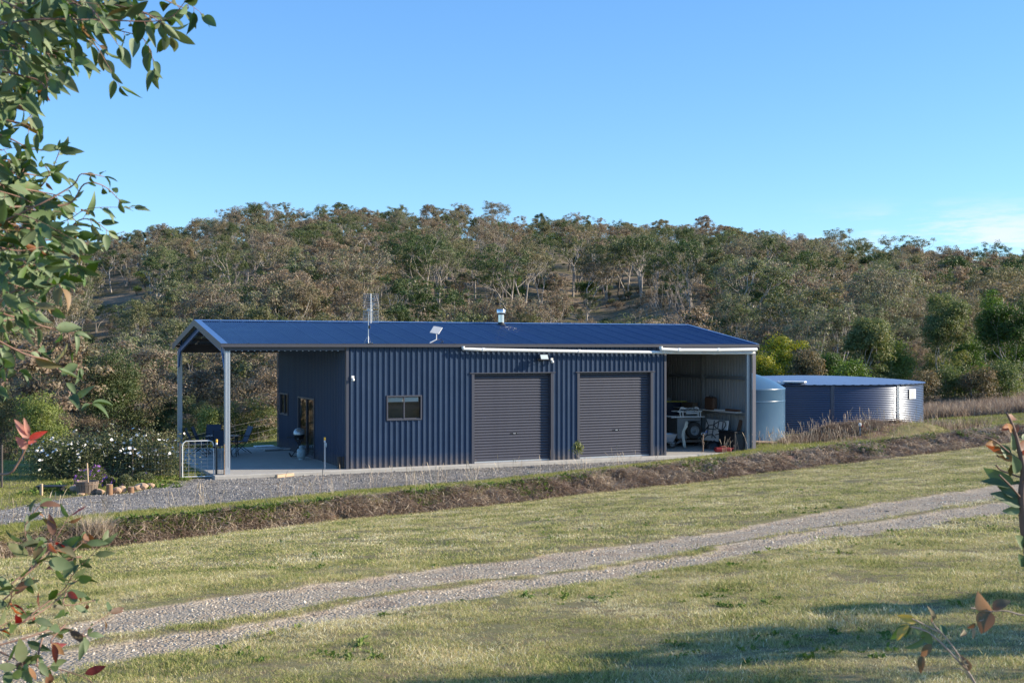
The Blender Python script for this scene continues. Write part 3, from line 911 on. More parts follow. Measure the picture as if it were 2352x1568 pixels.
def wall(M, u0, u1, zb, zt, openings, phase=0.0, m=None, name='wall_sheet'):
    """a run of .76 m cladding sheets with openings (ua, ub, za, zb) left out"""
    m = m or M_wall
    u = u0
    n = 0
    while u < u1 - 1e-6:
        e = min(u + .76, u1)
        if u1 - e < .1: e = u1
        cuts = sorted({u, e} | {k for o in openings for k in o[:2] if u < k < e})
        pcs = {}
        for a, b in zip(cuts, cuts[1:]):
            mid = (a + b) / 2
            spans = [(zb, zt)]
            for oa, ob, za, zc in openings:
                if oa < mid < ob:
                    ns = []
                    for s0, s1 in spans:
                        if za > s0: ns.append((s0, za))
                        ns.append((zc, s1))
                    spans = ns
            for s0, s1 in spans:
                s0v = s0; 
                if not callable(s1) and s1 - s0v < .01: continue
                v, q = rib_sheet(a, b, s0v, s1, phase)
                V, Q = pcs.setdefault((s0v, len(spans)), ([], [])); k = len(V); V += v; Q += [tuple(k + i for i in t) for t in q]
        for V, Q in pcs.values():
            V = [tuple(M @ Vector(v)) for v in V]
            link(name, npmesh(name, V, Q, m), shed)
        n += 1
        u = e

D1 = (8.213, 11.19, 0.0, 3.01); D2 = (12.19, 15.18, 0.0, 3.01)
WN = (5.187, 6.40, 1.52, 2.33)
I4 = Matrix.Identity(4)
wall(I4, AX, AP, -.03, HE, [D1, D2, WN], phase=AX - .02)
# left gable wall, seen from the patio: outward is -x, runs away from the camera
def gz_(u): return HE + (ROOF_R - ROOF_E) * (1 - abs(u - BW / 2) / (BW / 2)) - .04
MG = Matrix(((0, 1, 0, AX), (-1, 0, 0, BW), (0, 0, 1, 0), (0, 0, 0, 1)))     # x'=y+AX, y'=BW-x
GD = (BW - 6.18, BW - 3.86, 0.0, 2.10); GW = (BW - 9.02, BW - 7.72, 1.30, 2.14)
wall(MG, 0, BW, 0.0, gz_, [GD, GW])
# back wall of the enclosed part and open bay
MBk = Matrix(((-1, 0, 0, AE), (0, -1, 0, BW), (0, 0, 1, 0), (0, 0, 0, 1)))
wall(MBk, 0, AE - AX, -.03, HE, [])
# right gable wall
MR = Matrix(((0, -1, 0, AE), (1, 0, 0, 0), (0, 0, 1, 0), (0, 0, 0, 1)))
wall(MR, 0.02, BW, -.03, gz_, [])
# partition between garage and bay (faces the bay)
MP = Matrix(((0, -1, 0, AP - .02), (1, 0, 0, 0), (0, 0, 1, 0), (0, 0, 0, 1)))
wall(MP, .02, BW, 0, gz_, [], m=M_wall, name='partition_sheet')

# corner flashings
def part(name, m, fn, parent=shed):
    b = MB(); fn(b); return b.build(name, m, parent)
part('corner_flashing', M_trim, lambda b: (b.box((AX + .005, -.036, (HE - .02) / 2), (.085, .012, HE + .0)), b.box((AX - .040, .02, HE / 2), (.008, .10, HE))))
part('corner_flashing', M_trim, lambda b: (b.box((AP + .0, -.036, (HE - .14) / 2), (.085, .012, HE - .1)), b.box((AP + .045, .02, HE / 2 - .05), (.008, .10, HE - .1))))
part('corner_flashing', M_trim, lambda b: b.box((AX - .04, BW - .03, HE / 2), (.02, .10, HE)))

# roller doors: curtain of slats, guides, head flashing, bottom rail, lock
def roller(u0, u1, label):
    H = 3.01; rec = .13
    d = part('roller_door', M_dark_in, lambda b: b.box(((u0 + u1) / 2, rec + .05, H / 2), (u1 - u0, .02, H)))
    d['label'] = label
    prof = []
    ns = 31; p = (H - .06) / ns
    V = []; Q = []
    seg = [(0, 0), (.10, -.004), (.22, -.024), (.42, -.030), (.62, -.030), (.80, -.024), (.93, -.004), (1.0, 0)]
    for s, y in seg:
        V.append((u0 + .035, rec + y, s * p)); V.append((u1 - .035, rec + y, s * p))
    for i in range(len(seg) - 1): Q.append((2 * i, 2 * i + 1, 2 * i + 3, 2 * i + 2))
    me = npmesh('door_slat', V, Q, M_slat)
    for i in range(ns):
        link('door_slat', me, d, loc=(0, 0, .05 + i * p))
    b = MB(); b.box(((u0 + u1) / 2, rec - .015, .028), (u1 - u0 - .05, .05, .05)); b.build('bottom_rail', M_galv, d)
    b = MB(); b.box((u0 + .03, rec / 2 - .015, H / 2), (.06, rec + .045, H)); b.box((u0 - .012, -.036, H / 2), (.05, .012, H)); b.build('door_jamb', M_trim, d)
    b = MB(); b.box((u1 - .03, rec / 2 - .015, H / 2), (.06, rec + .045, H)); b.box((u1 + .012, -.036, H / 2), (.05, .012, H)); b.build('door_jamb', M_trim, d)
    b = MB(); b.box(((u0 + u1) / 2, -.02, H + .018), (u1 - u0 + .22, .09, .03)); b.box(((u0 + u1) / 2, rec / 2, H - .012), (u1 - u0 - .12, rec, .02)); b.build('head_flashing', M_trim, d)
    b = MB(); x = (u0 + u1) / 2 + .1
    b.box((x, rec - .033, .96), (.30, .012, .045), bev=.005); b.build('lock_plate', M_blackmetal, d)
    b = MB(); b.box((x, rec - .042, .96), (.10, .012, .030), bev=.005); b.tube([(x + .10, rec - .05, .96), (x + .13, rec - .05, .96)], .010, 6); b.build('door_handle', M_galv, d)
roller(D1[0], D1[1], 'charcoal roller door nearer the window')
roller(D2[0], D2[1], 'charcoal roller door beside the open bay')

# sliding window in the front wall
def window(M, w, h, name='window', blind=True, mull=.5):
    fr = MB()
    t, dpt = .045, .075
    fr.box((w / 2, -.02, t / 2), (w, dpt, t), M); fr.box((w / 2, -.02, h - t / 2), (w, dpt, t), M)
    fr.box((t / 2, -.02, h / 2), (t, dpt, h - 2 * t), M); fr.box((w - t / 2, -.02, h / 2), (t, dpt, h - 2 * t), M)
    o = fr.build(name, M_trim, shed)
    xm = w * mull
    b = MB(); b.box((xm, -.012, h / 2), (.04, .04, h - 2 * t), M)
    for x0, x1, yy in ((t, xm - .02, 0.0), (xm + .02, w - t, .012)):
        b.box(((x0 + x1) / 2, yy, t + .012), (x1 - x0, .03, .024), M); b.box(((x0 + x1) / 2, yy, h - t - .012), (x1 - x0, .03, .024), M)
    b.build('sash', M_trim, o)
    for x0, x1, yy in ((t, xm - .02, 0.0), (xm + .02, w - t, .012)):
        b = MB(); b.add([(x0, yy, t), (x1, yy, t), (x1, yy, h - t), (x0, yy, h - t)], [(0, 1, 2, 3)], False, M); b.build('pane', M_glass, o)
    if blind:
        for x0, x1 in ((t + .01, xm - .02), (xm + .03, w - t - .05)):
            b = MB()
            b.box(((x0 + x1) / 2, .035, h - t - .085), (x1 - x0, .012, .17), M)
            b.build('roller_blind', M_blind, o)
    b = MB(); b.box((w / 2, .5, h / 2), (w + .8, .02, h + .8), M); b.build('dim_room_backing', M_dark_in, o)  # dark sheet whose colour stands in for the dim room behind the glass
    return o
w = window(Matrix.Translation((WN[0], 0, WN[2])), WN[1] - WN[0], WN[3] - WN[2])
w['label'] = 'wide sliding window with white roller blinds'
MW = MG @ Matrix.Translation((GW[0], 0, GW[2]))
w = window(MW, GW[1] - GW[0], GW[3] - GW[2], blind=False); w['label'] = 'small window in the patio wall'
# glass sliding door in the patio wall
MD = MG @ Matrix.Translation((GD[0], 0, 0))
w = window(MD, GD[1] - GD[0], GD[3], name='sliding_door', blind=False, mull=.5)
w['label'] = 'dark framed glass sliding door onto the patio'

# patio posts and braces, right corner column, inner columns, girts, portal rafters
def cpost(x, y, h, s, m=M_galv, name='post'):
    def f(b):
        b.box((x, y, h / 2), (.018, .15, h)); b.box((x + s * .075, y - .066, h / 2), (.15, .018, h)); b.box((x + s * .075, y + .066, h / 2), (.15, .018, h))
        b.box((x + s * .02, y - .079, h / 2), (.03, .008, h)); b.box((x + s * .11, y - .079, h / 2), (.03, .008, h))
    return part(name, m, f)
cpost(.02, .08, 3.78, 1)
p_ = cpost(.02, BW - .10, 3.78, 1)
b = MB(); b.box((.07, .0, .10), (.20, .012, .20)); b.build('base_bracket', M_galv, shed)
def brace(y0, y1):
    part('knee_brace', M_cap, lambda b: b.tube([(.04, y0, 3.10), (.04, y1, 4.18 if abs(y1 - y0) > .7 else 3.95)], .035, 6))
brace(.10, .86); brace(BW - .12, BW - .88)
def rafter(a, m=M_trim, h=.20, w=.07, drop=.16):
    def f(b):
        for s in (0, 1):
            y0, y1 = (0.03, BW / 2) if s == 0 else (BW - .03, BW / 2)
            z0, z1 = ROOF_E - drop, ROOF_R - drop
            n = MB()
            b.add([(a - w / 2, y0, z0 - h), (a + w / 2, y0, z0 - h), (a + w / 2, y0, z0), (a - w / 2, y0, z0),
                   (a - w / 2, y1, z1 - h), (a + w / 2, y1, z1 - h), (a + w / 2, y1, z1), (a - w / 2, y1, z1)],
                  [(0, 1, 2, 3), (4, 7, 6, 5), (0, 4, 5, 1), (1, 5, 6, 2), (2, 6, 7, 3), (3, 7, 4, 0)])
    return part('rafter', m, f)
rafter(.06, M_cap); rafter(AE - .12, M_galv); rafter(AX + .1); rafter((AP + AX) / 2)
for k, yy in enumerate((.30, 1.5, 2.7, 3.9, 5.55, 6.75, 7.95, 9.15)):
    zz = ROOF_E + (ROOF_R - ROOF_E) * (1 - abs(yy - BW / 2) / (BW / 2)) - .09
    part('purlin', M_trim, lambda b: (b.box((AE / 2 + .05, yy, zz), (AE - .1, .06, .10))))
# ceiling-less interior: collar plate seen in the left gable
part('gable_plate', M_white, lambda b: b.prism([(BW / 2 - 1.35, 4.30), (BW / 2 + 1.35, 4.30), (BW / 2, 4.55)], 0, .02,
     M=Matrix(((0, 1, 0, AX - .12), (1, 0, 0, 0), (0, 0, 1, 0), (0, 0, 0, 1)))))
M_flash = mat('mauve_grey_flashing', (.15, .145, .17), .45, noise=(3, (.12, .115, .14), .6))
# columns and girts inside the open bay
for yy in (.09, 3.08, 6.2, 9.3):
    part('column', M_galv if yy < 1 else M_steelgrey, lambda b: (b.box((AE - .11, yy, 1.9), (.15, .02, 3.8)), b.box((AE - .18, yy + .06, 1.9), (.02, .11, 3.8)), b.box((AE - .045, yy + .06, 1.9), (.02, .11, 3.8))))
part('corner_flashing', M_flash, lambda b: (b.box((AE + .05, -.042, HE / 2 - .03), (.15, .012, HE - .1)), b.box((AE + .125, .02, HE / 2 - .03), (.008, .11, HE - .1))))
for zz in (1.37, 2.73):
    for y0, y1 in ((.16, 3.06), (3.18, 6.16), (6.30, 9.26)):
        part('girt', M_galv, lambda b: (b.box((AE - .055, (y0 + y1) / 2, zz), (.012, y1 - y0, .12)), b.box((AE - .11, (y0 + y1) / 2, zz + .058), (.10, y1 - y0, .008)), b.box((AE - .11, (y0 + y1) / 2, zz - .058), (.10, y1 - y0, .008))))
    part('girt', M_galv, lambda b: b.box(((AP + AE) / 2, BW - .08, zz), (AE - AP - .3, .06, .10)))
part('column', M_steelgrey, lambda b: b.box((AP + 1.9, BW - .14, 1.9), (.15, .10, 3.8)))
part('wall_post', M_galv, lambda b: b.box((AP + .05, .12, 1.9), (.06, .12, 3.8)))

# roof: corrugated sheets, laps, ridge cap, barges, gutter
def roof_sheet(a0, a1, near):
    n = int(round((a1 - a0) / .0762 * 6)); V = []; Q = []
    y0, y1 = (-.13, BW / 2 - .01) if near else (BW + .13, BW / 2 + .01)
    sl_ = (ROOF_R - ROOF_E) / (BW / 2 + .13)
    for i in range(n + 1):
        a = a0 + (a1 - a0) * i / n
        d = .0145 * math.sin(a / .0762 * 2 * math.pi) + (.020 if i > n - 4 else 0)
        V.append((a, y0, ROOF_E + d)); V.append((a, y1, ROOF_R - .01 + d))
    for i in range(n):
        q = (2 * i, 2 * i + 2, 2 * i + 3, 2 * i + 1)
        Q.append(q if near else q[::-1])
    o = link('roof_sheet', npmesh('roof_sheet', V, Q, M_roof, smooth=True), shed)
a = -.05
while a < AE + .08:
    e = min(a + .762, AE + .10)
    if AE + .10 - e < .2: e = AE + .10
    roof_sheet(a, e, True); roof_sheet(a, e, False)
    a = e
ps = math.atan2(ROOF_R - ROOF_E, BW / 2 + .13)
def slope_box(b, a0, a1, near, y0, y1, lift, th):
    """a strip lying on a roof slope, from distance y0 to y1 from the ridge"""
    s = -1 if near else 1
    ym = BW / 2
    z = lambda d: ROOF_R - d * math.tan(ps) + lift
    vs = [(a0, ym + s * y0, z(y0)), (a1, ym + s * y0, z(y0)), (a1, ym + s * y1, z(y1)), (a0, ym + s * y1, z(y1))]
    vs += [(x, y, zz - th) for x, y, zz in vs]
    b.add(vs, [(0, 1, 2, 3), (7, 6, 5, 4), (0, 4, 5, 1), (1, 5, 6, 2), (2, 6, 7, 3), (3, 7, 4, 0)])
part('ridge_cap', M_cap, lambda b: (slope_box(b, -.06, AE + .12, True, 0, .20, .022, .008), slope_box(b, -.06, AE + .12, False, 0, .20, .022, .008)))
for s in (True, False):
    part('barge_flashing', M_cap, lambda b: slope_box(b, -.14, .06, s, 0, BW / 2 + .16, .026, .01))
    part('barge_face', M_gutter, lambda b: slope_box(b, -.150, -.14, s, 0, BW / 2 + .16, .026, .22))
    part('barge_flashing', M_cap, lambda b: slope_box(b, AE + .06, AE + .18, s, 0, BW / 2 + .16, .026, .01))
    part('barge_face', M_gutter, lambda b: slope_box(b, AE + .18, AE + .19, s, 0, BW / 2 + .16, .026, .22))
def gutter(y, s):
    def f(b):
        y0, y1 = y, y - s * .13
        a0, a1 = -.15, AE + .20
        b.box(((a0 + a1) / 2, y1, 3.955), (a1 - a0, .006, .10)); b.box(((a0 + a1) / 2, (y0 + y1) / 2, 3.907), (a1 - a0, .13, .006))
        b.box(((a0 + a1) / 2, y1 - s * .006, 4.0), (a1 - a0, .014, .014))
        for a_ in (a0, a1): b.box((a_, (y0 + y1) / 2, 3.955), (.006, .13, .10))
    part('gutter', M_gutter, f)
gutter(-.03, 1); gutter(BW + .03, -1)
part('fascia', M_trim, lambda b: b.box((AX / 2 - .03, -.012, 3.86), (AX - .1, .02, .13)))
part('fascia', M_trim, lambda b: b.box(((AP + AE) / 2 + .06, -.012, 3.83), (AE - AP - .0, .02, .20)))
part('fascia', M_trim, lambda b: b.box((AX / 2, BW - .0, 3.80), (AX - .1, .02, .22)))
# screw rows: rib ends peeping under the fascia of the carport
rme = MB().box((0, 0, 0), (.035, .02, .016)).mesh('rib_end', M_galv)
for k in range(19): link('rib_end', rme, shed, loc=(.15 + k * .19, -.028, 3.785))

# flue with cowl, on the ridge
def ra(x, Y): return ((x - CX) / F * SO[1] - SO[0]) / (SU[0] - (x - CX) / F * SU[1])
def ridge_a(x):
    t = (x - CX) / F; q = SO + SV * BW / 2
    return (t * q[1] - q[0]) / (SU[0] - t * SU[1])
fa = ridge_a(1140)
fl = MB(); fl.tube([(fa, BW / 2 - .45, 4.60), (fa, BW / 2 - .45, 5.12)], .115, 20); flo = fl.build('flue', M_flue, shed)
fl = MB(); fl.lathe([(.125, 0), (.165, .0), (.168, .03), (.168, .14), (.15, .165), (.02, .175)], 20, (fa, BW / 2 - .45, 5.16)); fl.build('flue_cowl', M_flue, flo)
fl = MB(); fl.lathe([(.10, 5.08), (.10, 5.18)], 16, (fa, BW / 2 - .45, 0)); fl.lathe([(.20, 4.72), (.13, 4.80), (.12, 4.84)], 16, (fa, BW / 2 - .45, 0)); fl.build('flue_collar', M_blackmetal, flo)

# white stormwater pipes slung under the gutter
def fa_(x, off=-.2):
    t = (x - CX) / F; q = SO + SV * off
    return (t * q[1] - q[0]) / (SU[0] - t * SU[1])
def zz_(x, y, off=-.2):
    p = SO + SU * fa_(x, off) + SV * off
    return CZ - (y - HY) * p[1] / F
def run(off, pts, r): 
    b = MB(); P = [(fa_(x, off), off, zz_(x, y, off)) for x, y in pts]
    b.tube([(P[0][0] - .02, off, 3.93)] + [(P[0][0] - .02, off, P[0][2] + .04)] + P, r, 12)
    o = b.build('stormwater_pipe', M_pvc, shed)
    c = MB()
    for k in range(1, len(P) - 1): c.tube([(P[k][0] - .05, P[k][1], P[k][2]), (P[k][0] + .05, P[k][1], P[k][2])], r * 1.18, 12)
    c.build('pipe_socket', M_pvc, o)
    c = MB()
    for k in range(1, len(P) - 1): c.box((P[k][0] + .3, off + .08, P[k][2] + .02), (.02, .18, .02))
    c.build('pipe_bracket', M_galv, o)
    return o
run(-.22, [(1065, 801.5), (1110, 803), (1330, 806.8), (1500, 809), (1640, 810.3), (1733, 810.5)], .055)['label'] = 'long lower white pipe'
run(-.34, [(1519, 802.5), (1560, 803.8), (1650, 803.8), (1738, 802.5)], .066)['label'] = 'short upper white pipe'
# small round vent cap low on the patio wall
MV = MG @ Matrix.Translation((BW - 2.35, -.03, .60)) @ Matrix.Rotation(math.radians(90), 4, 'X')
b = MB(); b.lathe([(.0, .045), (.045, .04), (.055, .02), (.075, .01), (.078, 0)], 16, M=MV); b.build('vent_cap', M_white, shed)

# ---------------------------------------------------------------- fittings on the shed
def on_wall(x, y, off=-.03):
    p = SO + SU * fa_(x, off) + SV * off
    return Vector((p[0], p[1], CZ - (y - HY) * p[1] / F))
t = thing('floodlight', 'black floodlight above the first roller door', 'floodlight', on_wall(1242, 822, -.04), SHED_RZ)
b = MB(); b.box((0, -.25, .02), (.34, .07, .24), Matrix.Translation((0, -.25, .02)) @ Matrix.Rotation(math.radians(-28), 4, 'X') @ Matrix.Translation((0, .25, -.02)), .012); b.build('lamp_body', M_blackmetal, t)
b = MB(); b.box((0, -.288, .02), (.27, .008, .16), Matrix.Translation((0, -.25, .02)) @ Matrix.Rotation(math.radians(-28), 4, 'X') @ Matrix.Translation((0, .25, -.02))); b.build('lamp_glass', M_lens, t)
b = MB(); b.tube([(-.15, -.23, .0), (-.17, -.12, -.06), (-.12, 0, -.05)], .012, 6); b.tube([(.15, -.23, .0), (.17, -.12, -.06), (.12, 0, -.05)], .012, 6); b.box((0, -.015, -.05), (.3, .03, .04)); b.build('bracket', M_blackmetal, t)
def sensor(x, y, lab):
    t = thing('motion_sensor', lab, 'sensor', on_wall(x, y, -.03), SHED_RZ)
    b = MB(); b.box((0, -.03, .03), (.10, .06, .09), bev=.012); b.build('housing', M_white, t)
    b = MB(); b.lathe([(0, -.05), (.035, -.045), (.055, -.01), (.05, .02), (.03, .04)], 14, (0, -.09, -.05)); b.build('sensor_head', M_white, t)
sensor(1266, 827, 'white motion sensor just right of the floodlight')
sensor(809, 868, 'small white motion sensor near the left corner of the blue wall')

def roof_pt(x, y):
    """point on the near roof slope under a picture point"""
    best = None
    for bb in np.arange(-.1, BW / 2, .01):
        q = SO + SV * bb; t_ = (x - CX) / F
        a_ = (t_ * q[1] - q[0]) / (SU[0] - t_ * SU[1])
        p = q + SU * a_
        z = ROOF_E + (bb + .13) * math.tan(ps)
        yy = HY - (z - CZ) * F / p[1]
        if best is None or abs(yy - y) < best[0]: best = (abs(yy - y), Vector((p[0], p[1], z)))
    return best[1]
# television antenna
p = roof_pt(846, 788)
t = thing('tv_antenna', 'tall television antenna with stacked grid elements standing on the shed roof', 'antenna', p, 0)
s = p.y / F
b = MB(); b.tube([(0, 0, 0), (.0, 0, .95), (.03, 0, 1.62)], .020, 8); b.build('mast', M_galv, t)
b = MB(); b.tube([(0, 0, .38), (-17 * s, .1, .02)], .008, 6); b.tube([(0, 0, .38), (6 * s, .2, .04)], .008, 6); b.tube([(0, 0, .38), (.02, -.12, .0)], .008, 6)
b.box((-.02, .02, .02), (.45, .25, .02)); b.build('foot', M_galv, t)
b = MB(); b.tube([(.13, -.05, .96), (.13, -.05, 2.42 - .02)], .024, 8); b.tube([(.19, .06, 1.02), (.19, .06, 2.0)], .020, 8); b.box((.06, -.02, 1.60), (.28, .05, .05)); b.box((0.0, 0, 1.62), (.10, .09, .09), bev=.02); b.build('boom', M_white, t)
b = MB(); b.box((.05, 0, .78), (.09, .07, .16), bev=.01); b.build('mast_amplifier', M_blackmetal, t)
b = MB()
for k, zz in enumerate(list(np.linspace(2.37, 1.70, 9)) + list(np.linspace(1.56, 1.0, 9))):
    b.tube([(-.27, .05, zz), (.52, .05, zz)], .014, 5, cap=False)
b.tube([(.52, .05, 1.0), (.52, .05, 2.37)], .005, 5); b.tube([(-.27, .05, 1.0), (-.27, .05, 1.5)], .004, 5)
e_ = b.build('grid_reflector', M_galv, t)
b = MB()
for zz in (2.15, 1.90, 1.50, 1.2):
    b.box((.25, -.10, zz), (.12, .03, .03))
    for sgn in (-1, 1): b.tube([(.16, -.16, zz), (.16 + sgn * .14, -.16, zz + .07)], .005, 5); b.tube([(.16, -.16, zz), (.16 + sgn * .14, -.16, zz - .07)], .005, 5)
b.build('dipoles', M_galv, t)
t.scale = (.64, .64, .665)
# satellite internet dish
p = roof_pt(987, 788)
t = thing('satellite_dish', 'flat white rectangular internet dish on a short leg on the shed roof', 'satellite dish', p, 0)
s = p.y / F
b = MB(); b.tube([(0, 0, 0.01), (15 * s, .08, .125)], .018, 8); b.tube([(15 * s, .08, .11), (15 * s, .08, .36)], .015, 8); b.build('mast', M_white, t)
b = MB(); b.tube([(15 * s, .08, .12), (26 * s, .3, .12), (30 * s, .1, .02)], .010, 6); b.tube([(28 * s, .2, .06), (24 * s, .1, .02), (29 * s, -.05, .02), (31 * s, .1, .07)], .008, 6); b.build('cable', M_black, t)
b = MB(); Md = Matrix.Translation((14.5 * s, .04, .43)) @ Matrix.Rotation(math.radians(10), 4, 'Y') @ Matrix.Rotation(math.radians(58), 4, 'X') 
b.box((0, 0, 0), (.31, .29, .025), Md @ Matrix(((1, .30, 0, 0), (0, 1, 0, 0), (0, 0, 1, 0), (0, 0, 0, 1))), .012); b.build('panel', mat('dish_plastic', (.55, .55, .56), .4), t)

# ---------------------------------------------------------------- things in the open bay
def at_floor(x, y, z=0.0):
    Y = (CZ - z) * F / (y - HY); return Vector(((x - CX) * Y / F, Y, z))
def bay(a, b_, z=0): return sl(a, b_, z)
tq = at_floor(1583, 1025)
t = thing('box_trailer', 'grey steel box trailer with a spare wheel parked in the open bay', 'trailer', tq, SHED_RZ - .12)
b = MB(); b.box((0, .95, .72), (1.02, 1.9, .82), bev=.01); b.build('tray', M_steelgrey, t)
b = MB(); b.box((.10, -.05, .22), (1.25, .07, .09)); b.box((-.4, .95, .27), (.06, 1.9, .07)); b.box((.4, .95, .27), (.06, 1.9, .07)); b.build('chassis', M_oldwood, t)
b = MB(); b.tube([(-.95, -.45, .08), (-.40, -.10, .24)], .035, 6); b.build('drawbar', M_steelgrey, t)
def wheel(par, M, r, w_, name='wheel'):
    b = MB(); b.lathe([(r * .56, -w_ / 2), (r * .80, -w_ * .52), (r * .96, -w_ * .42), (r, -w_ * .2), (r, w_ * .2), (r * .96, w_ * .42), (r * .8, w_ * .52), (r * .56, w_ / 2)], 28, M=M)
    o = b.build(name, M_rubber, par)
    b = MB(); b.lathe([(r * .57, w_ * .45), (r * .50, w_ * .40), (r * .46, w_ * .10), (r * .28, w_ * .05), (r * .22, w_ * .22), (0.001, w_ * .24)], 24, M=M); b.build('rim', M_steelgrey, o)
    return o
wheel(t, Matrix.Translation((.14, -.12, .64)) @ Matrix.Rotation(math.radians(90), 4, 'X'), .34, .20, 'spare_wheel')
wheel(t, Matrix.Translation((.55, .9, .31)) @ Matrix.Rotation(math.radians(90), 4, 'Y'), .31, .19)
wheel(t, Matrix.Translation((-.60, .9, .31)) @ Matrix.Rotation(math.radians(-90), 4, 'Y'), .31, .19)
b = MB(); b.box((.16, -.10, 1.0), (.40, .22, .02)); b.build('mudguard', M_blackmetal, t)
b = MB()
b.box((-.08, -.05, 1.165), (1.45, .07, .04)); b.box((-.05, .6, 1.165), (1.45, .07, .04))
for x in (-.42, -.30, .36, .46): b.box((x, -.05, 1.27), (.045, .045, .17))
b.box((0, -.05, 1.375), (1.05, .06, .04)); b.box((0, .5, 1.375), (1.05, .06, .04)); b.build('roof_rack', M_white, t)
r_ = thing('stacked_trestle', 'white folded trestle frame lying on top of the grey trailer', 'trestle', tq + Vector((0, 0, 1.40)), SHED_RZ - .12)
b = MB(); b.box((0, 0, .10), (.80, .07, .05)); b.tube([(-.42, 0, 0), (-.36, 0, .14), (-.25, 0, .15)], .02, 6); b.tube([(.42, 0, 0), (.36, 0, .14), (.25, 0, .15)], .02, 6)
b.build('frame', M_white, r_)
b = MB(); b.tube([(-.20, -.1, 0), (.1, -.1, .14), (.25, -.1, .02)], .018, 6); b.tube([(.20, -.1, 0), (-.1, -.1, .12), (-.28, -.1, -.03)], .018, 6); b.build('brace', M_steelgrey, r_)
b = MB(); b.box((.05, -.12, -.09), (.50, .10, .045)); b.build('shelf_board', M_white, r_)
# pale cloth hanging on the trailer front
V = []; Q = []
pts = [(.07, 1.06), (.06, .96), (.04, .84), (-.04, .70), (-.07, .54), (-.06, .40), (-.03, .26), (-.02, .12), (.0, .04)]
for i, (x, z) in enumerate(pts):
    w_ = (.035, .06, .07, .06, .06, .055, .06, .055, .03)[i]
    for k in range(5):
        f_ = k / 4 * 2 - 1
        V.append((x + w_ * f_, .028 * math.cos(f_ * 5 + i * .4), z))
for i in range(len(pts) - 1):
    for k in range(4): Q.append((i * 5 + k, i * 5 + k + 1, (i + 1) * 5 + k + 1, (i + 1) * 5 + k))
o = link('hanging_cloth', npmesh('hanging_cloth', V, Q, M_cloth, True), None, loc=at_floor(1573, 1030), rot=(0, 0, 0))
tag(o, 'long pale cloth hanging down the front of the trailer', 'cloth')
# folding table leaning on the right wall, underside showing
t = thing('folding_table', 'white folding table leaning on the bay wall with its dark leg frame showing', 'table', bay(19.08, 1.80, .22), SHED_RZ + math.radians(-90))
Mt = Matrix.Rotation(math.radians(-10), 4, 'X')
b = MB(); b.box((.0, 0, .46), (1.50, .035, .84), Mt, .015); b.build('table_top', M_white, t)
b = MB()
def tb(a_, c_): b.tube([(a_[0], -.05, a_[1]), (c_[0], -.05, c_[1])], .016, 6, M=Mt)
for q in (((-.7, .82), (-.5, .62)), ((-.5, .62), (-.7, .40)), ((-.5, .62), (-.15, .68)), ((-.15, .84), (-.15, .16)), ((-.15, .68), (.1, .80)), ((-.15, .68), (.05, .55)), ((.05, .55), (.42, .50)),
          ((-.6, .50), (.05, .50)), ((-.5, .25), (-.15, .30)), ((-.15, .30), (.1, .18)), ((-.5, .25), (-.66, .14)), ((.15, .84), (.15, .52)), ((.15, .84), (.55, .84)), ((.55, .84), (.66, .70)), ((.66, .70), (.50, .52)),
          ((.45, .84), (.45, .14)), ((.05, .3), (.40, .36)), ((.40, .36), (.62, .2)), ((-.5, .62), (-.5, .25))): tb(*q)
b.build('leg_frame', M_blackmetal, t)
b = MB(); b.box((0, 0, .60), (.14, .035, 1.16), Matrix.Rotation(math.radians(15), 4, 'Y'))
o = b.build('leaning_plank', M_brownwood, loc=at_floor(1684, 1033), rot=(0, 0, 0)); tag(o, 'brown plank leaning beside the white folding table', 'plank')
t = thing('dark_chest', 'low black chest behind the leaning plank', 'chest', bay(19.10, .72), SHED_RZ + math.radians(-90))
b = MB(); b.box((0, 0, .34), (1.05, .42, .68), bev=.02); b.build('chest_body', M_black, t)
b = MB(); b.box((0, 0, .71), (1.10, .46, .06), bev=.02); b.build('lid', M_black, t)
b = MB(); b.box((0, 0, .30), (.62, .10, .20), bev=.01); b.box((0, 0, .10), (.5, .12, .20)); o = b.build('timber_beam', M_oldwood, loc=at_floor(1690, 1032), rot=(0, 0, 0)); tag(o, 'short brown timber beam stacked on the bay floor before the chest', 'beam')
b = MB(); b.box((0, 0, .42), (.12, .05, .42), bev=.01); o = b.build('white_offcut_board', M_white, loc=at_floor(1708, 1033), rot=(0, 0, 0)); tag(o, 'small white board standing against the right bay column', 'board')
t = thing('red_jerry_can', 'red plastic fuel can on its side on the bay floor', 'fuel can', at_floor(1660, 1038), .1)
b = MB(); b.box((0, 0, .09), (.62, .30, .17), bev=.05); b.build('can_body', M_red, t)
b = MB(); b.tube([(.31, 0, .12), (.42, 0, .14)], .03, 8); b.tube([(-.12, 0, .17), (-.10, 0, .22), (.10, 0, .22), (.12, 0, .17)], .018, 6); b.build('spout', M_red, t)
for (x_, y_, w_, h_, m_, lb) in ((1640, 1031, .75, .30, M_black, 'black folded tarpaulin left of the red can'), (1655, 1026, .9, .34, M_blackmetal, 'black machine part under the folding table')):
    b = MB(); r = random.Random(int(w_ * 100))
    b.lathe([(0.001, h_), (w_ * .22, h_ * .92), (w_ * .36, h_ * .6), (w_ * .46, h_ * .25), (w_ * .5, 0)], 12)
    b.v = [(x * (1 + r.uniform(-.15, .15)), y * (.5 + r.uniform(-.1, .1)), z * (1 + r.uniform(-.2, .2))) for x, y, z in b.v]
    o = b.build('folded_tarpaulin' if 'tarp' in lb else 'machine_part', m_, loc=at_floor(x_, y_), rot=(0, 0, 0)); tag(o, lb, 'tarpaulin' if 'tarp' in lb else 'machine part')
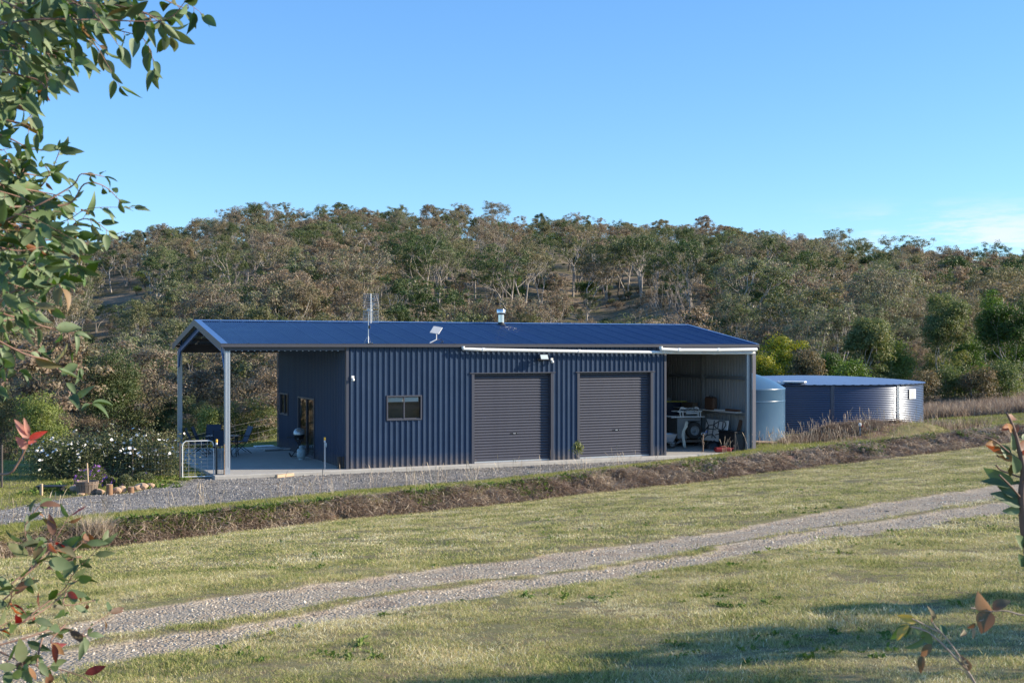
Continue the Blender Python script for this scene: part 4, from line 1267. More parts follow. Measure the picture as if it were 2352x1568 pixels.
t = thing('wheelbarrow', 'grey wheelbarrow half hidden at the left edge of the open bay', 'wheelbarrow', at_floor(1531, 1029), .1)
b = MB(); b.add([(-.35, -.28, .26), (.20, -.25, .26), (.20, .25, .26), (-.35, .28, .26), (-.5, -.34, .56), (.34, -.34, .56), (.34, .34, .56), (-.5, .34, .56)],
                [(3, 2, 1, 0), (0, 1, 5, 4), (1, 2, 6, 5), (2, 3, 7, 6), (3, 0, 4, 7)]); b.tube([(-.5, -.34, .56), (.34, -.34, .56), (.34, .34, .56), (-.5, .34, .56), (-.5, -.34, .56)], .014, 6); b.build('tray', M_galv, t)
b = MB(); b.tube([(-.8, -.26, .52), (-.2, -.2, .25), (.3, -.08, .2)], .018, 6); b.tube([(-.8, .26, .52), (-.2, .2, .25), (.3, .08, .2)], .018, 6); b.tube([(-.1, -.2, .28), (-.05, -.22, 0)], .014, 6); b.tube([(-.1, .2, .28), (-.05, .22, 0)], .014, 6); b.build('frame', M_galv, t)
wheel(t, Matrix.Translation((.22, 0, .17)) @ Matrix.Rotation(math.radians(90), 4, 'X'), .17, .08)
t = thing('rusty_jack_stand', 'thin rusty jack post standing on the front edge of the bay floor', 'jack stand', at_floor(1614, 1037.5), 0)
b = MB(); b.tube([(0, 0, 0), (.015, 0, .2), (-.01, 0, .42), (.02, 0, .56), (.015, 0, .66)], [.035, .022, .03, .025, .02], 8); b.box((.02, 0, .33), (.07, .04, .10), bev=.01); b.box((-.02, 0, .50), (.05, .04, .10), bev=.01); b.box((0, 0, .02), (.10, .10, .03)); b.build('post', M_rust, t)
b = MB(); b.tube([(-.06, 0, .66), (-.03, 0, .71), (.06, 0, .71), (.07, 0, .66), (0, 0, .63), (-.06, 0, .66)], .013, 6); b.build('ring_handle', M_galv, t)
b = MB(); b.tube([(.08, 0, .72), (.14, 0, .73), (.15, 0, .79)], .013, 6); b.build('grip', mat('blue_grip', (.03, .08, .4), .4), t)
t = thing('wall_shelf', 'long plank shelf resting on the girt of the bay wall', 'shelf', bay(19.25, 3.2, 1.44), SHED_RZ + math.radians(-90))
b = MB(); b.box((.0, 0, 0), (5.6, .30, .03)); b.build('shelf_board', M_white, t)
t = thing('brown_case', 'dark brown hard case standing on the wall shelf', 'case', bay(19.22, 2.25, 1.46), SHED_RZ + math.radians(-90))
b = MB(); b.box((0, 0, .25), (.66, .22, .50), bev=.06); b.build('case_body', M_brownwood, t)
b = MB(); b.tube([(-.1, 0, .50), (-.08, 0, .55), (.08, 0, .55), (.1, 0, .50)], .014, 6); b.build('handle', M_black, t)
b = MB(); b.box((0, 0, .02), (.7, .09, .04)); o = b.build('white_conduit', M_white, loc=bay(19.2, 1.55, 1.46), rot=(0, 0, SHED_RZ + math.radians(-84))); tag(o, 'white conduit length on the shelf beside the brown case', 'conduit')
b = MB(); b.box((0, 0, .05), (.85, .10, .09), bev=.01); o = b.build('brown_offcut', M_brownwood, loc=bay(19.2, .75, 1.46), rot=(0, 0, SHED_RZ + math.radians(-88))); tag(o, 'brown timber offcut at the near end of the wall shelf', 'timber offcut')
t = thing('steel_cabinet', 'tall dark blue steel cabinet behind the trailer', 'cabinet', (6.45, 48.6, 0), SHED_RZ - .2)
b = MB(); b.box((0, .2, .82), (1.0, .6, 1.64), bev=.02); b.build('cabinet_body', mat('dark_blue_steel', (.02, .03, .06), .4), t)
b = MB(); b.box((0, -.12, 1.3), (.8, .02, .02)); b.build('handle', M_blackmetal, t)
b = MB(); b.box((0, 0, .02), (1.5, .06, .045), bev=.005); o = b.build('yellow_level', mat('yellow_level_paint', (.6, .5, .03), .4), loc=(6.95, 48.45, 1.66), rot=(0, 0, .05)); tag(o, 'long yellow spirit level lying on top of the cabinet', 'spirit level')
b = MB(); b.box((0, 0, .09), (.42, .3, .18), bev=.01); o = b.build('grey_box', M_steelgrey, loc=(6.3, 48.8, 1.64), rot=(0, 0, SHED_RZ)); tag(o, 'grey box on the left end of the dark cabinet', 'box')
b = MB(); b.box((0, 0, .11), (.8, .25, .22), bev=.01); o = b.build('cardboard_box', mat('cardboard', (.17, .12, .08), .8), loc=bay(19.22, 3.75, 1.46), rot=(0, 0, SHED_RZ + math.radians(-90))); tag(o, 'brown carton on the shelf left of the inner column', 'carton')

# ---------------------------------------------------------------- patio: table, chairs, barbecue, gas bottle
tp = at_floor(511, 1047)
t = thing('patio_table', 'dark metal patio table with a glass top under the carport', 'table', tp, .15)
b = MB(); b.box((0, 0, .725), (1.15, .85, .02), bev=.01); b.build('table_top', M_tabletop, t)
b = MB(); b.tube([(-.57, -.42, .715), (.57, -.42, .715), (.57, .42, .715), (-.57, .42, .715), (-.57, -.42, .715)], .018, 6); b.build('table_rim', M_blackmetal, t)
for sx in (-1, 1):
    for sy in (-1, 1):
        b = MB(); b.tube([(sx * .48, sy * .34, .71), (sx * .52, sy * .38, 0)], .020, 6); b.build('leg', M_blackmetal, t)
def chair(p, rz, lab, first=None):
    if first is None:
        t = thing('patio_chair', lab, 'chair', p, rz, 'dark patio chairs around the table')
        # faces +x
        b = MB(); b.add([(-.22, -.26, .42), (.25, -.26, .44), (.25, .26, .44), (-.22, .26, .42)], [(0, 1, 2, 3)]); b.box((.02, 0, .425), (.48, .52, .012), Matrix.Rotation(math.radians(-2), 4, 'Y')); b.build('seat', M_fabric, t)
        b = MB(); b.box((-.34, 0, .70), (.014, .52, .60), Matrix.Translation((-.34, 0, .7)) @ Matrix.Rotation(math.radians(-22), 4, 'Y') @ Matrix.Translation((.34, 0, -.7))); b.build('backrest', M_fabric, t)
        for s_ in (-1, 1):
            b = MB(); b.tube([(-.46, s_ * .27, 1.0), (-.22, s_ * .27, .42), (.26, s_ * .27, .44)], .013, 6); b.build('side_frame', M_blackmetal, t)
            b = MB(); b.tube([(-.30, s_ * .29, .64), (.22, s_ * .29, .66), (.28, s_ * .28, .44)], .014, 6); b.build('armrest', M_blackmetal, t)
            b = MB(); b.tube([(.20, s_ * .27, .43), (-.38, s_ * .28, 0)], .013, 6); b.build('leg', M_blackmetal, t)
            b = MB(); b.tube([(-.22, s_ * .27, .43), (.28, s_ * .28, 0)], .013, 6); b.build('leg', M_blackmetal, t)
        return t
    t = copy_tree(first); t.location = p; t.rotation_euler = (0, 0, rz); t['label'] = lab
    return t
ch = chair(at_floor(549, 1040), math.radians(212), 'dark patio chair at the right end of the table, its back leaning right')
chair(at_floor(512, 1050), math.radians(95), 'dark patio chair with its back to the camera, just right of the carport post', ch)
chair(at_floor(487, 1036), math.radians(-85), 'dark patio chair on the far side of the table facing the camera', ch)
chair(at_floor(455, 1045), math.radians(8), 'leftmost dark patio chair, nearest the garden gate', ch)
chair(at_floor(470, 1040), math.radians(5), 'dark patio chair tucked between the leftmost chair and the table', ch)

p = at_floor(687, 1049)
t = thing('barbecue', 'small kettle barbecue with a silver hood beside the patio door', 'barbecue', p, .1)
b = MB(); b.lathe([(.30, 0), (.30, .04), (.275, .12), (.20, .19), (.10, .225), (.001, .235)], 20, (0, 0, .80)); 
b.v = [(x * .72 if False else x * .68, y * .75, z) for x, y, z in b.v]; b.build('hood', M_hood, t)
b = MB(); b.lathe([(.10, -.16), (.24, -.13), (.29, 0)], 20, (0, 0, .79)); b.v = [(x * .68, y * .75, z) for x, y, z in b.v]; b.box((0, 0, .60), (.32, .25, .03)); b.box((-.32, 0, .70), (.22, .26, .025)); b.build('burner_box', M_black, t)
for sx in (-1, 1):
    b = MB(); b.tube([(sx * .15, -.1, .66), (-sx * .24, -.12, .05)], .014, 6); b.tube([(sx * .15, .1, .66), (-sx * .24, .12, .05)], .014, 6); b.build('leg', M_blackmetal, t)
b = MB(); b.tube([(.28, -.14, .05), (-.28, -.14, .05)], .012, 6); b.tube([(.28, -.14, .07), (.33, 0, .5), (.30, 0, .75)], .010, 6); b.build('frame', M_blackmetal, t)
wheel(t, Matrix.Translation((-.30, -.12, .09)) @ Matrix.Rotation(math.radians(60), 4, 'Y'), .09, .04)
b = MB(); b.box((-.02, -.19, .66), (.04, .03, .03), bev=.01); b.build('knob', M_galv, t)
b = MB(); b.box((-.42, -.05, .30), (.24, .20, .03), bev=.01); b.build('side_shelf', M_hood, t)
p = at_floor(692, 1055)
t = thing('gas_bottle', 'pale blue-grey gas bottle standing in front of the barbecue', 'gas bottle', p, 0)
b = MB(); b.lathe([(.05, .045), (.12, .06), (.15, .11), (.153, .2), (.153, .30), (.14, .35), (.09, .385), (.05, .39)], 20); b.lathe([(.153, .215), (.156, .22), (.153, .225)], 20); b.build('tank', M_gas, t)
b = MB(); b.lathe([(.10, 0), (.10, .06)], 16); b.build('foot_ring', M_gas, t)
b = MB(); b.lathe([(.075, .38), (.08, .46)], 14); b.box((0, 0, .455), (.16, .05, .03)); b.build('collar', M_gas, t)
b = MB(); b.tube([(0, 0, .38), (0, 0, .43)], .02, 8); b.tube([(-.05, 0, .47), (.03, 0, .49)], .018, 6); b.build('valve', M_galv, t)
b = MB(); b.box((0, 0, .03), (1.0, .75, .06), bev=.01); o = b.build('flat_board', M_steelgrey, loc=at_floor(634, 1033), rot=(0, 0, SHED_RZ)); tag(o, 'low grey board lying at the back of the patio slab', 'board')
b = MB(); b.box((0, 0, .02), (.75, .5, .04), bev=.01); o = b.build('white_sheet', M_white, loc=at_floor(607, 1025.5), rot=(0, 0, SHED_RZ)); tag(o, 'white sheet lying on the back edge of the patio', 'sheet')

# ---------------------------------------------------------------- star pickets, timber posts, loose beam, near the corner
def star(x, y0, y1, lab, Y=None, base=None, col=M_blackmetal, capm=M_yellow):
    g = base or ground(x, y1)
    h = (y1 - y0) * g.y / F
    t = thing('star_picket', lab, 'fence post', g, 0, 'star pickets with plastic caps')
    b = MB()
    for k in range(3):
        a_ = k * 2.094 + .5; b.box((0, 0, 0), (.03, .006, h - .06), Matrix.Translation((.012 * math.cos(a_), .012 * math.sin(a_), h / 2 - .03)) @ Matrix.Rotation(a_, 4, 'Z'))
    b.build('picket', col, t)
    if capm:
        b = MB(); b.lathe([(.028, h - .16), (.030, h - .10)], 8); b.build('cap_band', M_white, t)
        b = MB(); b.lathe([(.030, h - .10), (.034, h - .09), (.034, h - .01), (.02, h), (.001, h)], 10); b.build('cap', capm, t)
    return t
star(746, 1004, 1086, 'thin dark steel picket with yellow cap in front of the patio slab', col=M_galv)
star(785.5, 1002, 1080, 'dark steel picket with yellow cap against the shed corner')
for x, w_, lab in ((780, .115, 'short dark timber post a little left of the shed corner'), (790.5, .12, 'short dark timber post touching the shed corner')):
    g = ground(x, 1084); g.z -= .02
    b = MB(); b.box((0, 0, .26), (w_, .09, .52), bev=.006)
    o = b.build('timber_post', M_darkwood, loc=g, rot=(0, 0, SHED_RZ + (.0 if x > 785 else .15))); o.rotation_euler[1] = 0 if x > 785 else -.03
    tag(o, lab, 'post')
a_, b__ = ground(634, 1098), ground(706, 1089)
v = b__ - a_
b = MB(); b.box((v.length / 2, 0, .05), (v.length, .12, .10), bev=.012)
o = b.build('timber_beam', M_wood, loc=a_ + Vector((0, 0, .0)), rot=(0, 0, math.atan2(v.y, v.x))); tag(o, 'pale pine beam lying on the gravel before the patio', 'beam')
# ---------------------------------------------------------------- water tanks
ty = 48.5; tx = (1700 - CX) / F * ty; tz = gz(tx, ty - 1.8) - .08
t = thing('plastic_water_tank', 'tall domed blue-grey plastic water tank beside the open bay', 'water tank', (tx, ty, tz))
R_ = 1.80; hs = 2.26 - tz
prof = [(R_ + .01, 0), (R_ + .01, .06)]
prof += [(R_, .10), (R_, hs - .10), (R_ + .012, hs - .07), (R_ + .012, hs - .02), (R_ - .02, hs)]
for k in range(1, 15):
    q_ = 1 - k / 14; prof.append((max((R_ - .02) * q_, .001), hs + .62 * (1 - q_ ** 1.9)))
MB().lathe(prof, 72).build('tank_body', M_poly, t)
b = MB(); b.lathe([(.30, .58 + hs), (.30, .66 + hs), (.02, .68 + hs)], 20); b.build('lid', M_poly, t)
b = MB()
b.lathe([(R_ + .001, hs - .56), (R_ + .008, hs - .55), (R_ + .008, hs - .51), (R_ + .001, hs - .50)], 72); b.build('moulded_band', M_poly, t)

tcx, tcy, tr = 14.02, 56.0, 5.13
tz = .08
t = thing('steel_water_tank', 'large round corrugated steel water tank with a shallow grey-blue roof', 'water tank', (tcx, tcy, tz))
hT = 2.17; ncor = 28; pc = hT / ncor
prof = [(tr + .0085 * math.sin(k / 8 * 2 * math.pi), k / 8 * pc) for k in range(8 * ncor + 1)]
def lathe_np(name, prof, n, m, smooth=True, a0=0, a1=2 * math.pi):
    P = np.array(prof); th = np.linspace(a0, a1, n + 1)
    V = np.stack([np.outer(P[:, 0], np.cos(th)), np.outer(P[:, 0], np.sin(th)), np.outer(P[:, 1], np.ones(n + 1))], -1).reshape(-1, 3)
    I = np.arange(len(P) * (n + 1)).reshape(len(P), n + 1)
    Q = np.stack([I[:-1, :-1], I[:-1, 1:], I[1:, 1:], I[1:, :-1]], -1).reshape(-1, 4)
    return npmesh(name, V, Q, m, smooth)
# eight curved wall sheets
sheets = 8; off = math.radians(-104)
for k in range(sheets):
    a0 = off + k * 2 * math.pi / sheets; a1 = a0 + 2 * math.pi / sheets
    link('tank_sheet', lathe_np('tank_sheet', [(r + (.004 if k % 2 else 0), z) for r, z in prof], 24, M_tankwall, True, a0 - .004, a1 + .004), t)
def at_img_angle(x, R=tr):
    """azimuth on the tank whose sight line is at picture column x (near side)"""
    best = None
    for th in np.linspace(-math.pi * 1.02, .1, 600):
        X = tcx + R * math.cos(th); Y = tcy + R * math.sin(th)
        e = abs(CX + X / Y * F - x)
        n_ = math.cos(th) * X + math.sin(th) * Y
        if n_ < 0 and (best is None or e < best[0]): best = (e, th)
    return best[1]
for xx in (2062, 1912):
    th = at_img_angle(xx); b = MB()
    M = Matrix.Rotation(th, 4, 'Z')
    for dy in (-.05, .05):
        for k in range(ncor): b.box((tr + .030, dy, (k + .5) * pc), (.03, .045, pc * .55), M, .006)
    b.box((tr + .012, 0, hT / 2), (.02, .16, hT), M)
    b.build('seam_bolts', M_galv if xx > 2000 else M_tankwall, t)
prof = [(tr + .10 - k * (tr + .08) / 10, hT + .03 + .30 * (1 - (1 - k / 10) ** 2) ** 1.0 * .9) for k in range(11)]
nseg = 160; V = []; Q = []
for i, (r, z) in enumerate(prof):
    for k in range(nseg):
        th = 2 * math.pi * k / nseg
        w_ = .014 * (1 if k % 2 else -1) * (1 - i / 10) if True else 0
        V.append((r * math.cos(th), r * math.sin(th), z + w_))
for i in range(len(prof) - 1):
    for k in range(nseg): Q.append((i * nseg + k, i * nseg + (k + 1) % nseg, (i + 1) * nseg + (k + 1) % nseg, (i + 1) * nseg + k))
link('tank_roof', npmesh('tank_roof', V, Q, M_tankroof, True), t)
lathe_ = MB(); lathe_.lathe([(tr + .03, hT - .01), (tr + .09, hT + .0), (tr + .09, hT + .03)], 80); lathe_.build('roof_rim', M_tankwall, t)
th = at_img_angle(1822, tr); b = MB(); M = Matrix.Rotation(th, 4, 'Z')
b.box((tr - .35, 0, hT + .14), (.75, .95, .06), M, .01); o = b.build('access_hatch', M_white, t)
b = MB(); b.box((tr - .02, -.55, hT + .10), (.10, .25, .08), M, .01); b.tube([M @ Vector((tr - .1, -.7, hT + .16)), M @ Vector((tr + .05, -.45, hT + .08))], .03, 6); b.build('inlet_strainer', M_white, t)
th = at_img_angle(2094, tr); b = MB(); M = Matrix.Rotation(th, 4, 'Z')
b.box((tr + .035, 0, hT - .42), (.012, .62, .42), M); sg = b.build('tank_sign', M_white, t)
b = MB()
for k, wd in enumerate((.3, .42, .36)): b.box((tr + .044, .04, hT - .36 - k * .09), (.006, wd, .035), M)
b.build('sign_print', mat('sign_ink', (.35, .22, .2), .6), sg)
b = MB(); b.box((0, 0, 0), (1.1, .5, .04)); o = b.build('timber_sheet', M_rock, loc=(9.75, 46.3, gz(9.75, 46.3) + .08), rot=(.0, .05, .2)); tag(o, 'pale timber sheet lying on the ground between the two tanks', 'timber sheet')

# water tap with blue head on the verge
g = ground(1975, 1001)
t = thing('water_tap', 'short standpipe with a blue and white head among dry grass', 'tap', g)
b = MB(); b.tube([(0, 0, -.05), (0, 0, .38)], .035, 8); b.build('standpipe', M_poly, t)
b = MB(); b.box((0, 0, .43), (.12, .10, .14), bev=.03); b.build('tap_head', M_white, t)
b = MB(); b.tube([(.03, 0, .40), (.14, -.03, .36)], .025, 6); b.box((.07, 0, .43), (.04, .05, .08)); b.build('spout', M_red, t)

# ---------------------------------------------------------------- garden gate and wire fence
gl, gr_ = ground(419, 1100), ground(491, 1098)
gz0 = gl.z + .03
d = gr_ - gl; L_ = math.hypot(d.x, d.y); rzg = math.atan2(d.y, d.x)
t = thing('garden_gate', 'white tubular steel gate with welded mesh beside the carport', 'gate', (gl.x, gl.y, gz0), rzg)
h = 1.12; b = MB()
b.tube([(0, 0, .0), (0, 0, h - .14), (.02, 0, h - .06), (.10, 0, h)] + [(L_ - .12, 0, h), (L_ - .05, 0, h - .03), (L_ - .01, 0, h - .10), (L_, 0, h - .18), (L_, 0, 0)], .017, 10); b.tube([(0, 0, .03), (L_, 0, .03)], .018, 8); b.build('gate_frame', M_white, t)
b = MB()
for k in range(1, 5): b.tube([(L_ * k / 5, 0, .03), (L_ * k / 5, 0, h)], .0055, 5)
for k in range(1, 10): b.tube([(0, 0, h * k / 10), (L_, 0, h * k / 10)], .0045, 5)
b.build('welded_mesh', M_galv, t)
b = MB(); b.box((L_ + .01, 0, h - .20), (.10, .07, .06), bev=.01); b.tube([(L_ + .06 + .03 * math.cos(k), -.03, h - .34 + .06 * math.sin(k)) for k in np.linspace(0, 6.3, 10)], .004, 4); b.build('latch', M_black, t)
star(413, 1012, 1104, 'dark steel picket at the hinge side of the garden gate', capm=None, col=M_darkwood)
star(497.5, 1009, 1099, 'dark steel picket with orange-yellow cap at the latch side of the garden gate')
def wire_fence(pts, h, lab, mesh=True, n=6, posts=True, ph=None, wcol=None):
    g0 = [Vector((x, y, gz(x, y))) for x, y in pts]
    t = thing('wire_fence', lab, 'fence', g0[0])
    o_ = g0[0]
    for i, p in enumerate(g0):
        if posts: b = MB(); b.tube([p - o_ + Vector((0, 0, -.05)), p - o_ + Vector((0, 0, ph or h + .05))], .022, 6); b.build('fence_post', M_rust if i % 2 else M_steelgrey, t)
    b = MB()
    for k in range(n):
        z = h * (k + 1) / n
        for a_, c_ in zip(g0, g0[1:]):
            m_ = (a_ + c_) / 2; 
            b.tube([a_ - o_ + Vector((0, 0, z)), m_ - o_ + Vector((0, 0, z - .02)), c_ - o_ + Vector((0, 0, z))], .004 if not wcol else .007, 3, cap=False)
    if mesh:
        for a_, c_ in zip(g0, g0[1:]):
            ln = (c_ - a_).length; m_ = int(ln / .10)
            for k in range(m_ + 1):
                q = a_.lerp(c_, k / m_) - o_
                b.tube([q, q + Vector((0, 0, h))], .0025, 3, cap=False)
    w_ = b.build('wire', M_wire, t); w_['kind'] = 'stuff'
    return t
P1 = (gl.x - .05, gl.y)
wire_fence([P1, (P1[0] - 1.5, P1[1] + .1), (P1[0] - 3.0, P1[1] + .3), (P1[0] - 4.6, P1[1] + .9)], .95, 'low wire mesh fence behind the rose bushes')
pe = sl(.0, -.05)
wire_fence([(gr_.x + .06, gr_.y), (pe.x - .02, pe.y)], 1.0, 'narrow panel of wire mesh between the gate and the carport post', n=14)
wire_fence([(-19, 46), (-15, 48.2), (-12.2, 49.6), (-9.2, 51.5), (-6, 53), (-2.5, 54.5)], 1.25, 'plain wire fence behind the patio', mesh=False, n=5, ph=1.35, wcol=1)
g = ground(4, 1122); 
b = MB(); b.tube([(0, 0, -.1), (0, 0, 1.25)], .035, 6); o = b.build('fence_post', M_darkwood, loc=g); tag(o, 'tall thin dark post at the far left edge of the garden lawn', 'fence post')

# ---------------------------------------------------------------- plants with real leaves
def leaves_np(C, D, Nn, ln, wd, fold=.25):
    """rhombic leaf quads: C centres, D directions, Nn normals"""
    C = np.asarray(C); D = np.asarray(D); Nn = np.asarray(Nn)
    D = D / (np.linalg.norm(D, axis=1, keepdims=True) + 1e-9)
    S = np.cross(D, Nn); S /= (np.linalg.norm(S, axis=1, keepdims=True) + 1e-9)
    ln = np.broadcast_to(np.asarray(ln, float).reshape(-1, 1), (len(C), 1)); wd = np.broadcast_to(np.asarray(wd, float).reshape(-1, 1), (len(C), 1))
    V = np.stack([C - D * ln * .5, C + S * wd * .5, C + D * ln * .5, C - S * wd * .5], 1).reshape(-1, 3)
    Q = np.arange(len(V)).reshape(-1, 4)
    return V, Q
def unit(n):
    v = nr.normal(size=(n, 3)); return v / np.linalg.norm(v, axis=1, keepdims=True)

def add_branch(b, p, d, L, r, depth, tips, R, gn=.15, n=6):
    """recursive limb; collects tips"""
    pts = [p]; rs = [r]; k = 4
    q = p.copy(); dd = d.copy()
    for i in range(k):
        dd = (dd + Vector((R.gauss(0, .12), R.gauss(0, .12), R.gauss(gn, .08)))).normalized()
        q = q + dd * L / k; pts.append(q.copy()); rs.append(r * (1 - .5 * (i + 1) / k))
    b.tube(pts, rs, n, cap=False)
    if depth == 0:
        tips.append((q.copy(), dd.copy())); tips.append((pts[-2], dd.copy())); return
    m = R.choice((2, 3, 3))
    for j in range(m):
        a = R.uniform(0, 6.283); tl = R.uniform(.35, .8)
        o_ = dd.orthogonal().normalized(); o_.rotate(Matrix.Rotation(a, 3, dd))
        nd = (dd * math.cos(tl) + o_ * math.sin(tl)).normalized()
        add_branch(b, pts[-1] if j else pts[-2], nd, L * R.uniform(.6, .85), r * .52, depth - 1, tips, R, gn, max(3, n - 1))

def gum_proto(name, H, crown_w, lm, bm_, seed, leaves=5200, lsz=.30, style='dome', trunk_r=.16, clump=.95, trunk_frac=.45, aspect=.5, fill=.4, low=.38):
    R = random.Random(seed); r = np.random.default_rng(seed)
    b = MB(); tips = []
    nst = R.choice((1, 1, 2)) if style != 'bush' else 3
    for s in range(nst):
        d0 = Vector((R.gauss(0, .10) + (.18 * (s - .5) if nst > 1 else 0), R.gauss(0, .10), 1)).normalized()
        p0 = Vector((.2 * s, 0, -.4)); tl = H * trunk_frac * R.uniform(.85, 1.1)
        mid = p0 + d0 * tl * .5 + Vector((R.gauss(0, .12), R.gauss(0, .12), 0)); top = p0 + d0 * tl
        rr = trunk_r / (nst ** .5)
        b.tube([p0, mid, top], [rr * 1.15, rr * .9, rr * .75], 7, cap=False)
        for j in range(R.choice((3, 4, 4))):
            a = R.uniform(0, 6.283) + j * 1.6; el = R.uniform(.25, 1.0)
            dd = Vector((math.cos(a) * math.sin(el), math.sin(a) * math.sin(el), math.cos(el))).normalized()
            add_branch(b, top if j else mid.lerp(top, .6), dd, H * .26 * R.uniform(.8, 1.1), rr * .55, 2, tips, R)
    tv = np.array([tuple(q) for q, _ in tips])
    # scale the spread of the limbs to the crown wanted
    c = tv.mean(0); ext = np.percentile(np.linalg.norm(tv[:, :2] - c[:2], axis=1), 90)
    k = (crown_w / 2) / max(ext, .1)
    zt = H - clump * .5; zmax = tv[:, 2].max()
    def warp(v):
        v = np.array(v, float); w = np.clip((v[:, 2] - H * trunk_frac * .5) / (H * .3), 0, 1)[:, None]
        v[:, :2] = v[:, :2] * (1 + (k - 1) * w)
        v[:, 2] = np.where(v[:, 2] > 0, v[:, 2] * zt / zmax, v[:, 2]); return v
    b.v = [tuple(q) for q in warp(b.v)]; tv = warp(tv)
    nf = int(len(tv) * fill)
    if nf:
        u = r.normal(size=(nf, 3)); u /= np.linalg.norm(u, axis=1, keepdims=True); u *= r.uniform(.75, 1.05, (nf, 1))
        zc = H * (1 + low) / 2; c2 = tv.mean(0); a_z = H * (1 - low) / 2
        u[:, 0] = c2[0] + u[:, 0] * crown_w * .48; u[:, 1] = c2[1] + u[:, 1] * crown_w * .48; u[:, 2] = zc + u[:, 2] * a_z - clump * .2
        tv = np.concatenate([tv, u])
    n_t = len(tv); per = max(1, leaves // n_t)
    rad = clump * r.uniform(.55, 1.15, n_t)
    C = []; U_ = []
    for i in range(n_t):
        m = int(per * r.uniform(.5, 1.5)); u = r.normal(size=(m, 3)); u /= np.linalg.norm(u, axis=1, keepdims=True)
        up_ = u.copy(); u[:, 2] = np.where(u[:, 2] < -.35, -u[:, 2], u[:, 2]); U_.append(u * np.array([1, 1, .8]))
        q = tv[i] + u * rad[i] * (r.random((m, 1)) ** .4) * np.array([1, 1, .72]); C.append(q)
    C = np.concatenate(C); n = len(C)
    U_ = np.concatenate(U_); Nn = r.normal(size=(n, 3)) * .55 + U_ * 1.1 + np.array([0, 0, .25]); D = r.normal(size=(n, 3)) + np.array([0, 0, -.9])
    D -= Nn * ((D * Nn).sum(1) / (Nn * Nn).sum(1))[:, None]
    V, Q = leaves_np(C, D, Nn, lsz * r.uniform(.6, 1.3, n), lsz * aspect * r.uniform(.7, 1.3, n))
    fo = npmesh(name + '_foliage', V, Q, lm)
    return dict(foliage=fo, trunk=b.mesh(name + '_trunk', bm_), H=H, W=crown_w)

M_bark_p = mat('pale_gum_bark', (0.50, 0.45, 0.39), 0.85, noise=(3, (0.20, 0.16, 0.13), .9, (2, 2, .6)))
M_bark_d = mat('dark_bark', (0.10, 0.08, 0.065), 0.9, noise=(4, (0.18, 0.15, 0.12), .8, (3, 3, .5)))
M_dead = mat('dead_grey_wood', (0.24, 0.21, 0.19), 0.9, noise=(4, (0.25, 0.21, 0.19), .8))
GUMC = [(.0, (.045, .080, .026)), (.18, (.120, .140, .058)), (.36, (.185, .178, .090)), (.52, (.240, .200, .125)), (.68, (.265, .190, .135)), (.82, (.215, .200, .140)), (1.0, (.145, .175, .075))]
M_gum = leaf_mat('gum_foliage', GUMC, noise_scale=.45, noise_amt=.30, trans=.25, island=.22)
M_gum_g = leaf_mat('green_foliage', [(0, (.035, .065, .016)), (.4, (.075, .125, .028)), (.7, (.14, .20, .045)), (1, (.22, .25, .08))], noise_scale=.8, noise_amt=.3, trans=.3)
M_tallgum = leaf_mat('young_gum_foliage', [(0, (.05, .085, .03)), (.45, (.115, .155, .055)), (.75, (.22, .215, .09)), (1, (.38, .25, .12))], hue_from='local', noise_scale=.7, noise_amt=.4, trans=.3, island=.5)
M_wattle = leaf_mat('wattle_foliage', [(0, (.07, .13, .02)), (.45, (.14, .19, .025)), (.7, (.34, .30, .03)), (1, (.50, .38, .03))], hue_from='local', noise_scale=.9, noise_amt=.6, trans=.3, island=.35)
M_redshrub = leaf_mat('reddish_shrub_foliage', [(0, (.07, .085, .035)), (.5, (.14, .12, .065)), (1, (.30, .20, .13))], hue_from='local', noise_amt=.4, trans=.3, island=.6)
M_rose = leaf_mat('rose_foliage', [(0, (.05, .075, .03)), (.5, (.12, .14, .065)), (1, (.27, .25, .14))], hue_from='local', noise_scale=2, noise_amt=.5, trans=.3, island=.5)

far_protos = []
for s in range(7):
    far_protos.append(gum_proto('gum', 12 + (s % 3) * 1.5, 5.6 + (s % 4) * 1.1, M_gum, M_bark_p if s % 4 else M_bark_d, 100 + s, leaves=5600, lsz=.26, clump=.80, trunk_r=.19 + .02 * (s % 3), trunk_frac=.46 + .04 * (s % 3), fill=.55, low=.50))
scrub = [gum_proto('scrub', 4.5, 3.8, M_gum_g, M_bark_d, 300 + s, leaves=3500, lsz=.22, clump=.9, style='bush', trunk_frac=.25) for s in range(2)]
near_protos = [gum_proto('near_gum', 10 + s, 6.5 + s, M_gum, M_bark_d, 510 + s, leaves=24000, lsz=.15, clump=.8, trunk_frac=.33, aspect=.42, fill=1.0, low=.15, trunk_r=.10) for s in range(3)]

def dead_proto(seed, H=10):
    R = random.Random(seed); b = MB(); tips = []
    for s in range(R.choice((1, 2, 3))):
        d0 = Vector((R.gauss(0, .2), R.gauss(0, .2), 1)).normalized()
        add_branch(b, Vector((0, 0, -.3)), d0, H * .36, .13, 4, tips, R, .22, 5)
    zm = max(v[2] for v in b.v); b.v = [(x, y, z * H / zm) for x, y, z in b.v]
    return dict(foliage=None, trunk=b.mesh('dead_tree_wood', M_dead), H=H, W=5)
deads = [dead_proto(900 + s) for s in range(3)]

def place_tree(p, x, y, h, rz, lab, group, cat='tree', name='gum_tree', z=None, wid=1.0, hue=None):
    s = h / p['H']
    t = thing(name, lab, cat, (x, y, gz(x, y) if z is None else z), rz, group)
    t.scale = (s * wid, s * wid, s)
    link('trunk', p['trunk'], t)
    if p['foliage']:
        c = link('crown', p['foliage'], t)
        if hue is not None: c.color = (hue, 0, 0, 1)
    return t

